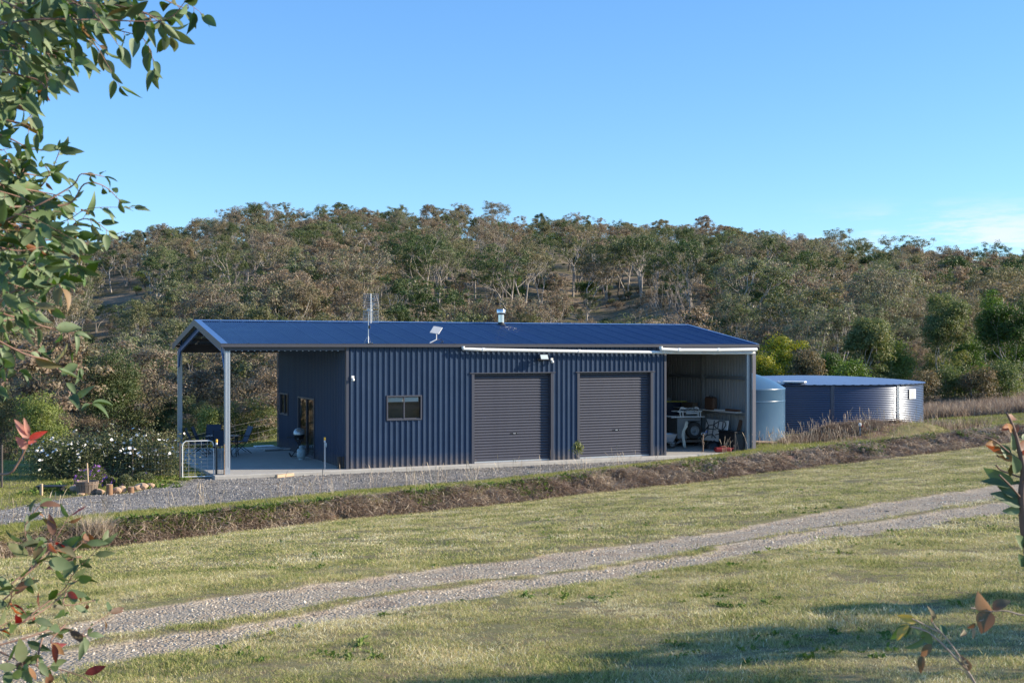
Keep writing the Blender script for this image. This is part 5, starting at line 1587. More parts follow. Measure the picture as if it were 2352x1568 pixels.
# hillside: candidates on a jittered grid, clearings left open
cand = []
Y = 62.0
while Y < 520:
    step = 4.2 + Y * .0078
    X = -Y * .50
    while X < Y * .50:
        xx = X + nr.uniform(-.45, .45) * step; yy = Y + nr.uniform(-.45, .45) * step
        cand.append((xx, yy)); X += step
    Y += step * .95
cand = np.array(cand)
cx_, cy_ = cand[:, 0], cand[:, 1]
gzc = height(cx_, cy_)
ix = CX + cx_ / cy_ * F; iy = HY - (gzc - CZ) * F / cy_
dens = .86 + .9 * vnoise(cx_, cy_, 30)
clear = ((iy > 690) & (iy < 765) & (ix > 190) & (ix < 345)) | ((iy > 716) & (iy < 752) & (ix > 850) & (ix < 1560)) | ((iy > 690) & (iy < 722) & (ix > 1880) & (ix < 2030)) | ((iy > 660) & (iy < 690) & (ix > 1480) & (ix < 1600))
dens = np.where(clear, .10, dens)
# the yard, the right paddock and the space seen under the carport stay open
block = (cy_ < 74) & (cx_ > -12) & (cx_ < 12)
block |= (cx_ > 9) & (cy_ < 100)
block |= (cx_ <= -8) & (cy_ < 60)
keep = (nr.random(len(cand)) < dens) & ~block
cand = cand[keep]; gzc = gzc[keep]; ix = ix[keep]; iy = iy[keep]
hh = (5.5 + 9.5 * nr.random(len(cand)) ** 1.3) * np.where(cand[:, 1] > 280, .86, 1.0) * np.where(cand[:, 1] < 110, .78, 1.0) * np.where(cand[:, 1] > 380, 1.0 + 1.1 * np.clip(vnoise(cand[:, 0], cand[:, 1], 22), -.35, .6), 1)
openv = ((ix > 185) & (ix < 350) & (iy > 690) & (iy < 880)) | ((ix > 850) & (ix < 1560) & (iy > 752) & (iy < 840)) | ((ix > 1875) & (ix < 2035) & (iy > 690) & (iy < 800))
hh = np.where(openv, hh * .55, hh)
# the ones that show largest become trees of their own
score = (hh / cand[:, 1])
vis = (ix > -60) & (ix < 2400)
hidden = (ix > 640) & (ix < 1730) & (iy - hh / cand[:, 1] * F > 742)
score = np.where(vis & ~hidden, score, 0)
order = np.argsort(-score)
NI = 285
solo = set(order[:NI].tolist())
def where_label(x, Y, y):
    if x < 420: s = 'behind the roses'
    elif x < 640: s = 'past the carport'
    elif x < 1160: s = 'left of the flue'
    elif x < 1600: s = 'right of the flue'
    elif x < 1900: s = 'past the roof end'
    else: s = 'behind the tanks'
    d = 'low in the valley' if Y < 120 else ('on the lower slope' if Y < 190 else ('on the middle slope' if Y < 300 else 'near the ridge'))
    return d + ' ' + s
def hue_name(f):
    for k, nm in ((.1, 'dark green'), (.27, 'olive'), (.45, 'khaki'), (.6, 'tan'), (.76, 'rusty'), (.9, 'grey-green')):
        if f < k: return nm
    return 'mid-green'
plan = {}
for i in order[:NI]:
    x, y = cand[i]; r = nr.random(); f = nr.random()
    if y < 125 and r < .8: p = near_protos[nr.integers(3)]; nm = 'gum tree'
    elif r < .04 and y > 140: p = deads[nr.integers(3)]; nm = 'dead tree'
    elif r < .15 and hh[i] < 10: p = scrub[nr.integers(2)]; nm = 'bushy tree'
    else: p = far_protos[nr.integers(7)]; nm = 'gum tree'
    h = hh[i] * (.6 if nm == 'bushy tree' else 1)
    size = 'tall' if h > 10.5 else ('mid-sized' if h > 8 else 'low')
    look = {'gum tree': hue_name(f), 'dead tree': 'bare grey', 'bushy tree': 'round green'}[nm]
    wl_ = where_label(ix[i], y, iy[i])
    plan.setdefault('%s %s %s %s' % (size, look, nm, wl_), []).append((ix[i], i, p, nm, h, f, wl_))
def nth(k): return {1: 'first', 2: 'second', 3: 'third', 4: 'fourth', 5: 'fifth', 6: 'sixth', 7: 'seventh', 8: 'eighth', 9: 'ninth', 10: 'tenth', 11: 'eleventh', 12: 'twelfth'}.get(k, '%dth' % k)
for base, lst in plan.items():
    lst.sort(key=lambda q: q[0])
    for k, (_, i, p, nm, h, f, wl_) in enumerate(lst):
        lab = base if len(lst) == 1 else '%s, %s from left' % (base, nth(k + 1))
        place_tree(p, cand[i][0], cand[i][1], h, nr.uniform(0, 6.28), lab, nm + 's ' + wl_, name=nm.replace(' ', '_'), z=gzc[i], wid=nr.uniform(.95, 1.3), hue=f)
rest = [i for i in range(len(cand)) if i not in solo and abs(ix[i] - 1176) < 1400]
def joined(p):
    """trunk and crown of a kind in one mesh, for the far wood"""
    ms = [p['trunk']] + ([p['foliage']] if p['foliage'] else [])
    bmx = bmesh.new(); mats_ = []
    for k, me in enumerate(ms):
        n0 = len(bmx.faces); bmx.from_mesh(me); bmx.faces.ensure_lookup_table()
        for f in bmx.faces[n0:]: f.material_index = k
        mats_.append(me.materials[0])
    me = bpy.data.meshes.new('wood_tree'); bmx.to_mesh(me); bmx.free()
    for m in mats_: me.materials.append(m)
    return me
ks = far_protos + scrub + deads
km = [joined(p) for p in ks]
pk = nr.choice(len(ks), len(rest), p=np.array([.125] * 7 + [.04] * 2 + [.015] * 3))
H_ = np.array([k['H'] for k in ks])
P = np.stack([cand[rest, 0], cand[rest, 1], gzc[rest]], 1)
wid = nr.uniform(.95, 1.3, len(rest)); sc = hh[rest] / H_[pk] * np.where((pk >= 7) & (pk < 9), .5, 1)
scatter('distant_forest', 'dense gum forest covering the upper hillside', km, P, np.stack([np.zeros(len(rest)), np.zeros(len(rest)), nr.random(len(rest)) * 6.28], 1), np.stack([sc * wid, sc * wid, sc], 1), pick=pk)
# low understorey between the trees
n = 2600
Y = np.sqrt(nr.random(n)) * 400 + 64; X = (nr.random(n) * 2 - 1) * .48 * Y
ok = ~((Y < 100) & (X > 9)) & ~((Y < 74) & (X > -12) & (X < 12)) & (vnoise(X, Y, 18) > -.16)
X, Y = X[ok], Y[ok]; H = height(X, Y)
xi = CX + X / Y * F; yi = HY - (H - CZ) * F / Y
ok = ~(((yi > 690) & (yi < 765) & (xi > 190) & (xi < 345)) | ((yi > 716) & (yi < 752) & (xi > 850) & (xi < 1560))) | (nr.random(len(X)) < .2)
X, Y, H = X[ok], Y[ok], H[ok]
us = [gum_proto('understorey', 2.4, 2.4, M_gum, M_bark_d, 700 + s, leaves=900, lsz=.26, clump=.8, style='bush', trunk_frac=.2) for s in range(3)]
scatter('understorey', 'low scrub growing between the gum trees on the hill', [joined(u) for u in us], np.stack([X, Y, H], 1), up_rot(len(X), .05), .3 + .6 * nr.random(len(X)))

# larger shrubs and trees right of the shed: (picture x, base y, top y, distance, kind)
def med_tree(x, ytop, Y, w_px, lm, lab, seed, cat='tree', name='young_gum_tree', leaves=15000, lsz=.15, ybase=None, bark=None, style='dome', clump=.55, tf=.22, aspect=.4, low=.04):
    X = (x - CX) * Y / F; zb = gz(X, Y); zt = CZ - (ytop - HY) * Y / F
    H = zt - zb; W = w_px * Y / F
    p = gum_proto(name, H, max(W - clump * .8, .5), lm, bark or M_bark_p, seed, leaves=leaves, lsz=lsz, style=style, trunk_r=.03 + H * .012, clump=clump, trunk_frac=tf, aspect=aspect, fill=1.2, low=low)
    t = thing(name, lab, cat, (X, Y, zb)); link('trunk', p['trunk'], t); link('crown', p['foliage'], t)
    return t
med_tree(1800, 768, 78, 150, M_wattle, 'yellow flowering wattle bush just right of the shed roof', 11, 'shrub', 'wattle_bush', clump=.8, lsz=.14, leaves=20000)
med_tree(1752, 812, 74, 80, M_wattle, 'smaller yellow-green wattle close to the gutter end', 12, 'shrub', 'wattle_bush', leaves=9000, clump=.8, lsz=.14)
med_tree(1985, 730, 72, 112, M_tallgum, 'rounded young gum tree with warm tips behind the round tank', 13, leaves=30000, clump=.7, lsz=.14)
med_tree(2155, 672, 76, 112, M_tallgum, 'tallest young gum tree behind the right edge of the round tank', 14, leaves=30000, clump=.75, lsz=.14)
med_tree(2275, 668, 84, 80, M_gum_g, 'bright green slender tree near the right edge of the view', 15, leaves=16000, clump=.7, name='green_tree')
med_tree(2335, 696, 72, 120, M_gum_g, 'dark green spreading tree cut by the right edge of the view', 16, leaves=20000, clump=.85, name='green_tree')
med_tree(1900, 812, 70, 90, M_gum_g, 'dark green bush between the wattle and the round young gum', 17, 'shrub', 'green_bush', leaves=10000, clump=.8, tf=.12)
med_tree(1850, 800, 68, 80, M_redshrub, 'reddish grey shrub behind the domed tank', 18, 'shrub', 'reddish_shrub', leaves=8000, clump=.7, tf=.12)
med_tree(2065, 782, 74, 80, M_gum_g, 'mid green bush between the two young gums', 19, 'shrub', 'green_bush', leaves=12000, clump=.8, tf=.12)
med_tree(2110, 850, 66, 80, M_redshrub, 'red-brown shrub at the right end of the round tank', 20, 'shrub', 'reddish_shrub', leaves=7000, clump=.6, tf=.12, lsz=.12)
med_tree(2185, 835, 68, 85, M_tallgum, 'grey-green shrub right of the red-brown shrub', 21, 'shrub', 'green_bush', leaves=9000, clump=.6, tf=.12, lsz=.12)
med_tree(2245, 845, 66, 80, M_redshrub, 'rusty leaved shrub left of the pale trunked tree', 22, 'shrub', 'reddish_shrub', leaves=8000, clump=.6, tf=.12, lsz=.12)
med_tree(2315, 830, 67, 95, M_tallgum, 'leafy grey-green shrub at the right edge of the paddock', 23, 'shrub', 'green_bush', leaves=10000, clump=.65, tf=.12, lsz=.12)
med_tree(2215, 770, 80, 80, M_gum_g, 'dark bush filling the gap between the tall trees', 24, 'shrub', 'green_bush', leaves=12000, clump=.8, tf=.12)
med_tree(1955, 830, 66, 90, M_gum_g, 'low dark green bush right behind the round tank roof', 25, 'shrub', 'green_bush', leaves=9000, clump=.7, tf=.1)
# left valley, seen below the carport roof
med_tree(575, 905, 62, 120, M_tallgum, 'light olive bush in full sun seen through the carport', 31, 'shrub', 'olive_bush', leaves=14000, lsz=.12, clump=.7, tf=.12)
med_tree(482, 930, 60, 70, M_gum_g, 'round dark green bush seen between the two carport posts', 32, 'shrub', 'green_bush', leaves=8000, lsz=.12, clump=.6, tf=.12)
med_tree(255, 790, 66, 165, M_gum, 'broad olive gum tree behind the white rose bushes', 33, leaves=26000, lsz=.13, clump=.8, tf=.2, bark=M_bark_d)
med_tree(95, 905, 58, 130, M_gum_g, 'dark green bushy tree at the left behind the rose bushes', 34, leaves=16000, lsz=.12, clump=.7, name='green_tree')
med_tree(620, 940, 64, 70, M_tallgum, 'small sunlit olive bush against the patio wall corner', 35, 'shrub', 'olive_bush', leaves=8000, lsz=.11, clump=.55, tf=.12)
X = (375 - CX) * 58 / F; p = deads[1]
place_tree(p, X, 58, 2.0, 1.0, 'bare grey twiggy tree beside the far carport post', None, name='dead_tree')
X = (60 - CX) * 64 / F; place_tree(deads[2], X, 64, 4.2, 2.0, 'bare pale tree behind the hanging gum leaves at the left', None, name='dead_tree')

# sapling against the second roller door
def small_plant(x, yb, yt, lab, lm, name='sapling', w=.5, nl=120, lsz=.10, asp=.28, seed=1, cat='sapling'):
    g = ground(x, yb); H = (yb - yt) * g.y / F; R = random.Random(seed); r = np.random.default_rng(seed)
    t = thing(name, lab, cat, g); b = MB(); tips = []
    for k in range(3): add_branch(b, Vector((0, 0, 0)), Vector((R.gauss(0, .3), R.gauss(0, .3), 1)).normalized(), H * .45, .010, 2, tips, R, .1, 4)
    v = np.array(b.v); f_ = H / v[:, 2].max(); b.v = [tuple(q) for q in v * np.array([w, w, f_])]
    b.build('stem', M_bark_p, t)
    tv = np.array([tuple(q) for q, _ in tips]) * np.array([w, w, f_])
    C = tv[r.integers(0, len(tv), nl)] + r.normal(0, .05, (nl, 3)); C[:, 2] -= .05
    V, Q = leaves_np(C, r.normal(size=(nl, 3)) * .6 + np.array([0, 0, -1]), r.normal(size=(nl, 3)), lsz * r.uniform(.6, 1.3, nl), lsz * asp)
    link('foliage', npmesh('sapling_leaves', V, Q, lm), t); return t
M_sap = leaf_mat('sapling_foliage', [(0, (.08, .12, .04)), (.5, (.18, .20, .08)), (1, (.34, .34, .18))], hue_from='local', noise_amt=.4, island=.8, trans=.35)
small_plant(1332, 1072, 1012, 'thin leafy sapling standing before the wall between the roller doors', M_sap, w=.55, nl=170, lsz=.13, seed=5)

# ---------------------------------------------------------------- rose garden
def rose_bush(x, yb, yt, wpx, Y, seed, lab, nfl):
    R = random.Random(seed); r = np.random.default_rng(seed)
    X = (x - CX) * Y / F; zb = gz(X, Y); H = CZ - (yt - HY) * Y / F - zb; W = wpx * Y / F
    t = thing('rose_bush', lab, 'rose bush', (X, Y, zb), 0, 'white rose bushes along the garden fence')
    b = MB(); ends = []
    for k in range(34):
        a = R.uniform(0, 6.28); rr = R.random() ** .5; ex = math.cos(a) * rr * W / 2; ey = math.sin(a) * rr * .7
        hz = H * (1 - .45 * rr * rr) * R.uniform(.7, 1.0)
        P = [Vector((ex * .25, ey * .25, 0)), Vector((ex * .55, ey * .5, hz * .55)), Vector((ex * .85, ey * .85, hz * .9)), Vector((ex, ey, hz))]
        b.tube(P, [.012, .009, .006, .003], 4, cap=False)
        for q in range(12): ends.append(P[1].lerp(P[3], R.random()) + Vector((R.gauss(0, .13), R.gauss(0, .13), R.gauss(0, .13))))
    b.build('canes', M_bark_d, t)
    E = np.array([tuple(e) for e in ends])
    n = 7600; C = E[r.integers(0, len(E), n)] + r.normal(0, .17, (n, 3)) * r.uniform(.4, 1.5, (n, 1)) 
    low = r.random(n) < .3; C[low, 2] *= r.uniform(.15, .8, low.sum()); C[:, 2] = np.abs(C[:, 2])
    V, Q = leaves_np(C, r.normal(size=(n, 3)), r.normal(size=(n, 3)) + np.array([0, -.3, .6]), .06 * r.uniform(.6, 1.4, n), .04 * r.uniform(.7, 1.3, n))
    link('foliage', npmesh('rose_leaves', V, Q, M_rose), t)
    # flowers: a few cupped petals each
    for s in range(nfl):
        e = E[r.integers(0, len(E))]; 
        p = e + np.array([r.normal(0, .10), -abs(r.normal(0, .25)) - .20, abs(r.normal(0, .16)) + .03])
        link('flower', flower_me[s % 3], t, loc=tuple(p), rot=(R.uniform(.2, 1.4), R.uniform(-.6, .6), R.uniform(0, 6)), scale=(R.uniform(.7, 1.25),) * 3)
    return t
def make_flower(seed, m, sz=.048, n=6):
    R = random.Random(seed); V = []; Q = []
    for k in range(n):
        a = k * 6.283 / n + R.uniform(-.2, .2); c, s = math.cos(a), math.sin(a); l = sz * R.uniform(.8, 1.15); w = l * .42; up = R.uniform(.2, .7) * l
        i = len(V)
        V += [(0, 0, 0), (c * l * .6 - s * w, s * l * .6 + c * w, up * .5), (c * l, s * l, up), (c * l * .6 + s * w, s * l * .6 - c * w, up * .5)]
        Q.append((i, i + 1, i + 2, i + 3))
    return npmesh('flower', V, Q, m)
flower_me = [make_flower(s, M_flower) for s in range(3)]
purple_me = [make_flower(s + 5, M_purple, .04) for s in range(2)]
rose_bush(350, 1105, 984, 190, 36.9, 1, 'white rose bush nearest the garden gate', 66)
rose_bush(250, 1110, 980, 210, 36.6, 2, 'middle white rose bush behind the pale rocks', 70)
rose_bush(150, 1112, 986, 200, 36.2, 3, 'leftmost white rose bush behind the purple flowers', 56)
def purple_bush(x, Y, yt, wpx, lab, seed, nf=26, col=None):
    r = np.random.default_rng(seed); X = (x - CX) * Y / F; zb = gz(X, Y); H = CZ - (yt - HY) * Y / F - zb; W = wpx * Y / F
    t = thing('purple_flower_bush', lab, 'flowering shrub', (X, Y, zb))
    n = 2600; u = r.normal(size=(n, 3)); u /= np.linalg.norm(u, axis=1, keepdims=True); u[:, 2] = np.abs(u[:, 2])
    C = u * (r.random((n, 1)) ** .45) * np.array([W / 2, W / 2.4, H])
    V, Q = leaves_np(C, r.normal(size=(n, 3)), r.normal(size=(n, 3)), .05 * r.uniform(.6, 1.4, n), .022)
    link('foliage', npmesh('purple_leaves', V, Q, M_rose), t)
    for s in range(nf):
        v = r.normal(size=3); v /= np.linalg.norm(v); v[1] = -abs(v[1]); v[2] = abs(v[2])
        link('flower', purple_me[s % 2], t, loc=tuple(v * np.array([W / 2, W / 2.4, H])), rot=(r.uniform(.3, 1.4), 0, r.uniform(0, 6)), scale=(r.uniform(.7, 1.3),) * 3)
purple_bush(222, 34.6, 1068, 60, 'dark purple flowering bush behind the wooden tub', 1, 34)
purple_bush(251, 33.9, 1092, 34, 'small purple and pink flower clump right of the tub', 2, 18)
purple_bush(288, 33.9, 1088, 44, 'bronze green low shrub among the pale rocks', 3, 2)
purple_bush(330, 35.2, 1082, 60, 'grassy green clump at the right end of the rocks', 4, 1)
purple_bush(196, 33.3, 1076, 56, 'pale mauve potted flowers growing from the tub', 5, 26)
# half barrel
g = ground(200, 1135)
t = thing('barrel_planter', 'half wine barrel tub with a wooden stake and mauve flowers', 'planter', g)
nst = 20; R0, R1, hb = .23, .29, .36
for k in range(nst):
    a = 2 * math.pi * k / nst; w0 = 2 * math.pi * R0 / nst * .94; w1 = 2 * math.pi * R1 / nst * .94; c, s = math.cos(a), math.sin(a)
    V = []
    for r_, z, w_ in ((R0, 0, w0), (R1, hb, w1)):
        for dr in (0, .022):
            for sg in (-1, 1): V.append(((r_ + dr) * c - s * w_ / 2 * sg, (r_ + dr) * s + c * w_ / 2 * sg, z + (R_ * 0)))
    MB().add(V, [(0, 1, 3, 2), (4, 6, 7, 5), (0, 4, 5, 1), (2, 3, 7, 6), (0, 2, 6, 4), (1, 5, 7, 3)]).build('stave', M_oldwood, t)
for z, r_ in ((.05, .265), (.29, .308)):
    MB().lathe([(r_, z - .015), (r_ + .004, z + .015)], 24).build('hoop', M_rust, t)
MB().lathe([(.001, hb - .04), (.28, hb - .04)], 20).build('soil', M_darkwood, t)
MB().tube([(.03, 0, .2), (.0, 0, .85)], .022, 6).build('stake', M_wood, t)
def stump(x, y0, y1, wpx, lab):
    g = ground(x, y1); h = (y1 - y0) * g.y / F; w_ = wpx * g.y / F; r = random.Random(x)
    t = thing('log_stump', lab, 'log', g)
    b = MB(); b.lathe([(w_ / 2 * 1.02, -.03), (w_ / 2, h * .3), (w_ / 2 * .97, h * .7), (w_ / 2 * .98, h)], 14)
    b.v = [(x_ * (1 + .04 * math.sin(k * 2.3)), y_ * (1 + .04 * math.cos(k * 1.9)), z) for k, (x_, y_, z) in enumerate(b.v)]; b.build('bark_side', M_stump, t)
    MB().lathe([(.001, h), (w_ / 2 * .97, h)], 14).build('cut_face', M_wood, t)
stump(251.5, 1112, 1136, 15, 'taller cut log standing right of the tub')
stump(301, 1117, 1131, 14, 'shorter cut log standing between the pale rocks')
def rock(x, y, wpx, hpx, lab, seed, push=0):
    g = ground(x, y); g.y += push; r = np.random.default_rng(seed)
    bm = bmesh.new(); bmesh.ops.create_icosphere(bm, subdivisions=2, radius=1)
    ns = r.normal(size=(6, 3)); ns /= np.linalg.norm(ns, axis=1, keepdims=True); of = r.uniform(.55, .9, 6)
    for v in bm.verts:
        for k in range(6):
            dd = v.co.dot(Vector(ns[k])) - of[k]
            if dd > 0: v.co -= Vector(ns[k]) * dd * .85
        v.co *= r.uniform(.96, 1.04)
        v.co.x *= wpx * g.y / F / 1.7; v.co.y *= wpx * g.y / F / 2.2; v.co.z *= hpx * g.y / F / 1.7
    me = bpy.data.meshes.new('rock'); bm.to_mesh(me); bm.free(); me.materials.append(M_rock)
    o = link('rock', me, loc=g + Vector((0, 0, hpx * g.y / F * .40))); tag(o, lab, 'rock', 'pale sandstone rocks edging the garden')
for a_ in ((228, 1134, 22, 14, 'flat pale rock just right of the wooden tub', 1), (268, 1133, 20, 16, 'pale rock touching the taller cut log', 2), (280, 1131, 20, 17, 'rounded pale rock between the two cut logs', 3),
           (308, 1128, 22, 14, 'pale rock behind the shorter cut log', 4, .3), (326, 1124, 29, 16, 'largest pink-white rock right of the shorter log', 5), (346, 1121, 18, 13, 'small orange-white rock next to the largest rock', 6),
           (281, 1117, 12, 9, 'small tan rock on top of the middle rocks', 7, .5), (368, 1116, 20, 6, 'thin flat stone at the right end of the rock row', 8), (186, 1138, 18, 6, 'flat stone at the foot of the tub', 9), (172, 1131, 24, 18, 'dark shaded rock left of the tub', 10)):
    rock(*a_)
g = ground(95, 1138); MB
b = MB(); b.box((0, 0, .15), (.07, .07, .36), bev=.01); o = b.build('garden_peg', M_wood, loc=g); tag(o, 'short timber peg in the grass left of the tub', 'peg')
b = MB(); b.box((0, 0, .18), (.75, .35, .03)); 
for sx in (-.3, .3): b.box((sx, 0, .08), (.04, .3, .17))
o = b.build('low_bench', M_black, loc=ground(118, 1130)); tag(o, 'low black garden bench in the shade at the left', 'bench')
# green weeds at the garden foot and the left lawn, and a mound of straw grass
X = nr.uniform(-13.5, -9.6, 900); Y = 32.6 + nr.uniform(-.5, 2.6, 900) + (X + 13) * .55
X, Y = X[:380], Y[:380]; H = mask_at(X, Y)[0]; scatter('garden_weeds', 'green weeds and leaf litter at the foot of the rose garden', fresh[:2] + weeds[:1], np.stack([X, Y, H], 1), up_rot(380, .3), .5 + .9 * nr.random(380))
g = ground(205, 1236)
b_ = [blade_mesh('straw_clump', M_straw, 260, .16, .62, .006, .9, .6, 77)]
scatter('straw_clump', 'pale straw grass clump on the bank at the left', b_, [tuple(g), (g.x + .22, g.y + .1, g.z)], [(0, 0, 0), (0, 0, 2)], [1.0, .8], tint=np.array([.95, .9]))
# ---------------------------------------------------------------- leafy branches close to the camera
def big_leaf(name, m, ln=1.0, wd=.42, bend=.25, fold=.18, seed=0, notch=False):
    """unit leaf along +x, 6 x 2 quads"""
    R = random.Random(seed); V = []; Q = []; n = 8
    for i in range(n + 1):
        t = i / n; w = wd / 2 * (math.sin(math.pi * min(t ** .78, 1)) ** .85) if 0 < t < 1 else 0.0
        w = max(w, .004)
        zc = -bend * t * t + R.uniform(-.01, .01)
        e = R.uniform(.86, 1.0) if notch else 1
        tw = .15 * math.sin(t * 3 + seed)
        V += [(t, -w * e, zc + fold * w * 2 - tw * w), (t, 0, zc), (t, w, zc + fold * w * 2 + tw * w)]
    for i in range(n):
        k = 3 * i; Q += [(k, k + 1, k + 4, k + 3), (k + 1, k + 2, k + 5, k + 4)]
    return npmesh(name, V, Q, m, smooth=True)
def near_leaf_mat(name, stops, trans=.2):
    m = leaf_mat(name, stops, hue_from='both', trans=trans, rough=.55, spec=.38)
    N, L = m.node_tree.nodes, m.node_tree.links
    b = N['Principled BSDF']
    g = N.new('ShaderNodeNewGeometry'); t = N.new('ShaderNodeTexCoord')
    col = b.inputs['Base Color'].links[0].from_socket
    n = N.new('ShaderNodeTexNoise'); n.inputs['Scale'].default_value = 9; n.inputs['Detail'].default_value = 4
    L.new(t.outputs['Object'], n.inputs['Vector'])
    r = N.new('ShaderNodeMapRange'); r.inputs[1].default_value = .60; r.inputs[2].default_value = .70; r.inputs[4].default_value = .45; L.new(n.outputs[0], r.inputs[0])
    c1 = mixnode(N, L, r.outputs[0], col, (.16, .09, .03))
    # paler, glaucous underside
    c2 = mixnode(N, L, .40, c1, (.19, .25, .15))
    L.new(mixnode(N, L, g.outputs['Backfacing'], c1, c2), b.inputs['Base Color'])
    return m
M_leafA = near_leaf_mat('gum_leaf', [(0, (.03, .06, .012)), (.30, (.055, .10, .02)), (.55, (.09, .145, .04)), (.75, (.15, .20, .085)), (.92, (.24, .29, .17)), (.97, (.16, .12, .04)), (1, (.30, .10, .04))])
M_leafR = near_leaf_mat('red_tinged_leaf', [(0, (.03, .05, .012)), (.30, (.06, .10, .025)), (.56, (.12, .16, .065)), (.70, (.10, .10, .03)), (.84, (.13, .022, .022)), (.94, (.26, .05, .045)), (1, (.36, .11, .03))], .35)
M_leafP = near_leaf_mat('pink_leaf', [(0, (.62, .20, .17)), (.6, (.70, .28, .24)), (1, (.40, .06, .06))], .35)
M_leafB = near_leaf_mat('dry_leaf', [(0, (.09, .045, .03)), (.5, (.20, .12, .08)), (1, (.46, .33, .25))], .3)
M_twig = mat('pink_brown_twig', (0.22, 0.12, 0.09), 0.6, noise=(12, (0.20, 0.12, 0.08), .8))
LA = [big_leaf('leaf', M_leafA, wd=w, bend=b, fold=f, seed=i, notch=i % 2 == 1) for i, (w, b, f) in enumerate(((.46, .16, .16), (.40, .38, .3), (.50, -.2, .2), (.36, .5, .35), (.44, .08, .45)))]
LR = [big_leaf('leaf', M_leafR, wd=w, bend=b, fold=f, seed=i + 9, notch=True) for i, (w, b, f) in enumerate(((.46, .10, .12), (.40, .25, .2), (.52, -.12, .1), (.38, .30, .25)))]
LP = [big_leaf('leaf', M_leafP, wd=.40, bend=.22, fold=.2, seed=31, notch=True), big_leaf('leaf', M_leafP, wd=.34, bend=-.2, fold=.25, seed=32, notch=True)]
LB = [big_leaf('leaf', M_leafB, wd=.5, bend=.3, fold=.4, seed=41, notch=True), big_leaf('leaf', M_leafB, wd=.4, bend=.5, fold=.5, seed=42, notch=True)]

def orient(d, nrm):
    d = d.normalized(); s = nrm.cross(d)
    if s.length < 1e-4: s = d.orthogonal()
    s.normalize(); n = d.cross(s)
    return Matrix(((d.x, s.x, n.x), (d.y, s.y, n.y), (d.z, s.z, n.z))).to_4x4()

def smooth_pts(P, n=5):
    out = []
    for i in range(len(P) - 1):
        p0 = P[max(i - 1, 0)]; p1 = P[i]; p2 = P[i + 1]; p3 = P[min(i + 2, len(P) - 1)]
        for k in range(n):
            t = k / n; out.append(.5 * ((2 * p1) + (p2 - p0) * t + (2 * p0 - 5 * p1 + 4 * p2 - p3) * t * t + (3 * p1 - p0 - 3 * p2 + p3) * t ** 3))
    out.append(P[-1]); return out

def spray(b, pts, Y0, dY, r, R, leaves, spacing=.036, ll=(.05, .085), start=.12, hang=.55, sub=0, pal=None):
    """a twig drawn through picture points at a depth, leaves set alternately"""
    P = [px(x, y, Y0 + dY * i / max(len(pts) - 1, 1)) for i, (x, y) in enumerate(pts)]
    P = [p + Vector((0, R.gauss(0, .05), 0)) for p in P]
    S = smooth_pts(P, 5); n = len(S)
    b.tube(S, [r * (1 - .72 * i / (n - 1)) for i in range(n)], 5)
    tot = sum((S[i + 1] - S[i]).length for i in range(n - 1)); acc = 0; nxt = tot * start; side = 1
    for i in range(n - 1):
        seg = S[i + 1] - S[i]; L_ = seg.length
        while nxt < acc + L_:
            q = S[i] + seg * ((nxt - acc) / L_); d = seg.normalized()
            o_ = d.cross(Vector((R.gauss(0, 1), R.gauss(0, 1), R.gauss(0, 1)))).normalized() 
            dr = (d * R.uniform(.2, .8) + o_ * R.uniform(.3, .9) + Vector((0, 0, -hang * R.uniform(.3, 1.6)))).normalized()
            nm = Vector((R.gauss(.3, .8), R.gauss(-.5, .8), R.gauss(.3, .7))).normalized()
            ln = R.uniform(*ll) * (1 - .25 * (nxt / tot))
            st = q + dr * ln * .22
            b.tube([q, st], .0012, 3, cap=False)
            leaves.append((st, dr, nm, ln))
            side = -side; nxt += spacing * R.uniform(.6, 1.4)
        acc += L_
    q = S[-1]; d = (S[-1] - S[-2]).normalized()
    for k in range(2):
        dr = (d + Vector((R.gauss(0, .5), R.gauss(0, .5), -hang * .6))).normalized(); leaves.append((q, dr, Vector((R.gauss(0, 1), -.6, R.gauss(0, 1))).normalized(), R.uniform(*ll) * .8))
    return S

def put_leaves(t, leaves, kinds, R, limit, origin):
    """the first `limit` leaves are parts, the rest one joined part"""
    R.shuffle(leaves)
    V = []; Q = []; m0 = None
    for i, (p, d, nm, ln) in enumerate(leaves):
        me = kinds[R.randrange(len(kinds))]
        M = Matrix.Translation(p - origin) @ orient(d, nm) @ Matrix.Diagonal((ln, ln * R.uniform(.8, 1.15), ln, 1))
        if i < limit:
            o = bpy.data.objects.new('leaf', me); COL.objects.link(o); o.parent = t; o.matrix_local = M
        else:
            k = len(V); V += [tuple(M @ v.co) for v in me.vertices]; Q += [tuple(k + q for q in pl.vertices) for pl in me.polygons]; m0 = me.materials[0]
    if V:
        o = link('foliage', npmesh('foliage', V, Q, m0, True), t); o['kind'] = 'stuff'

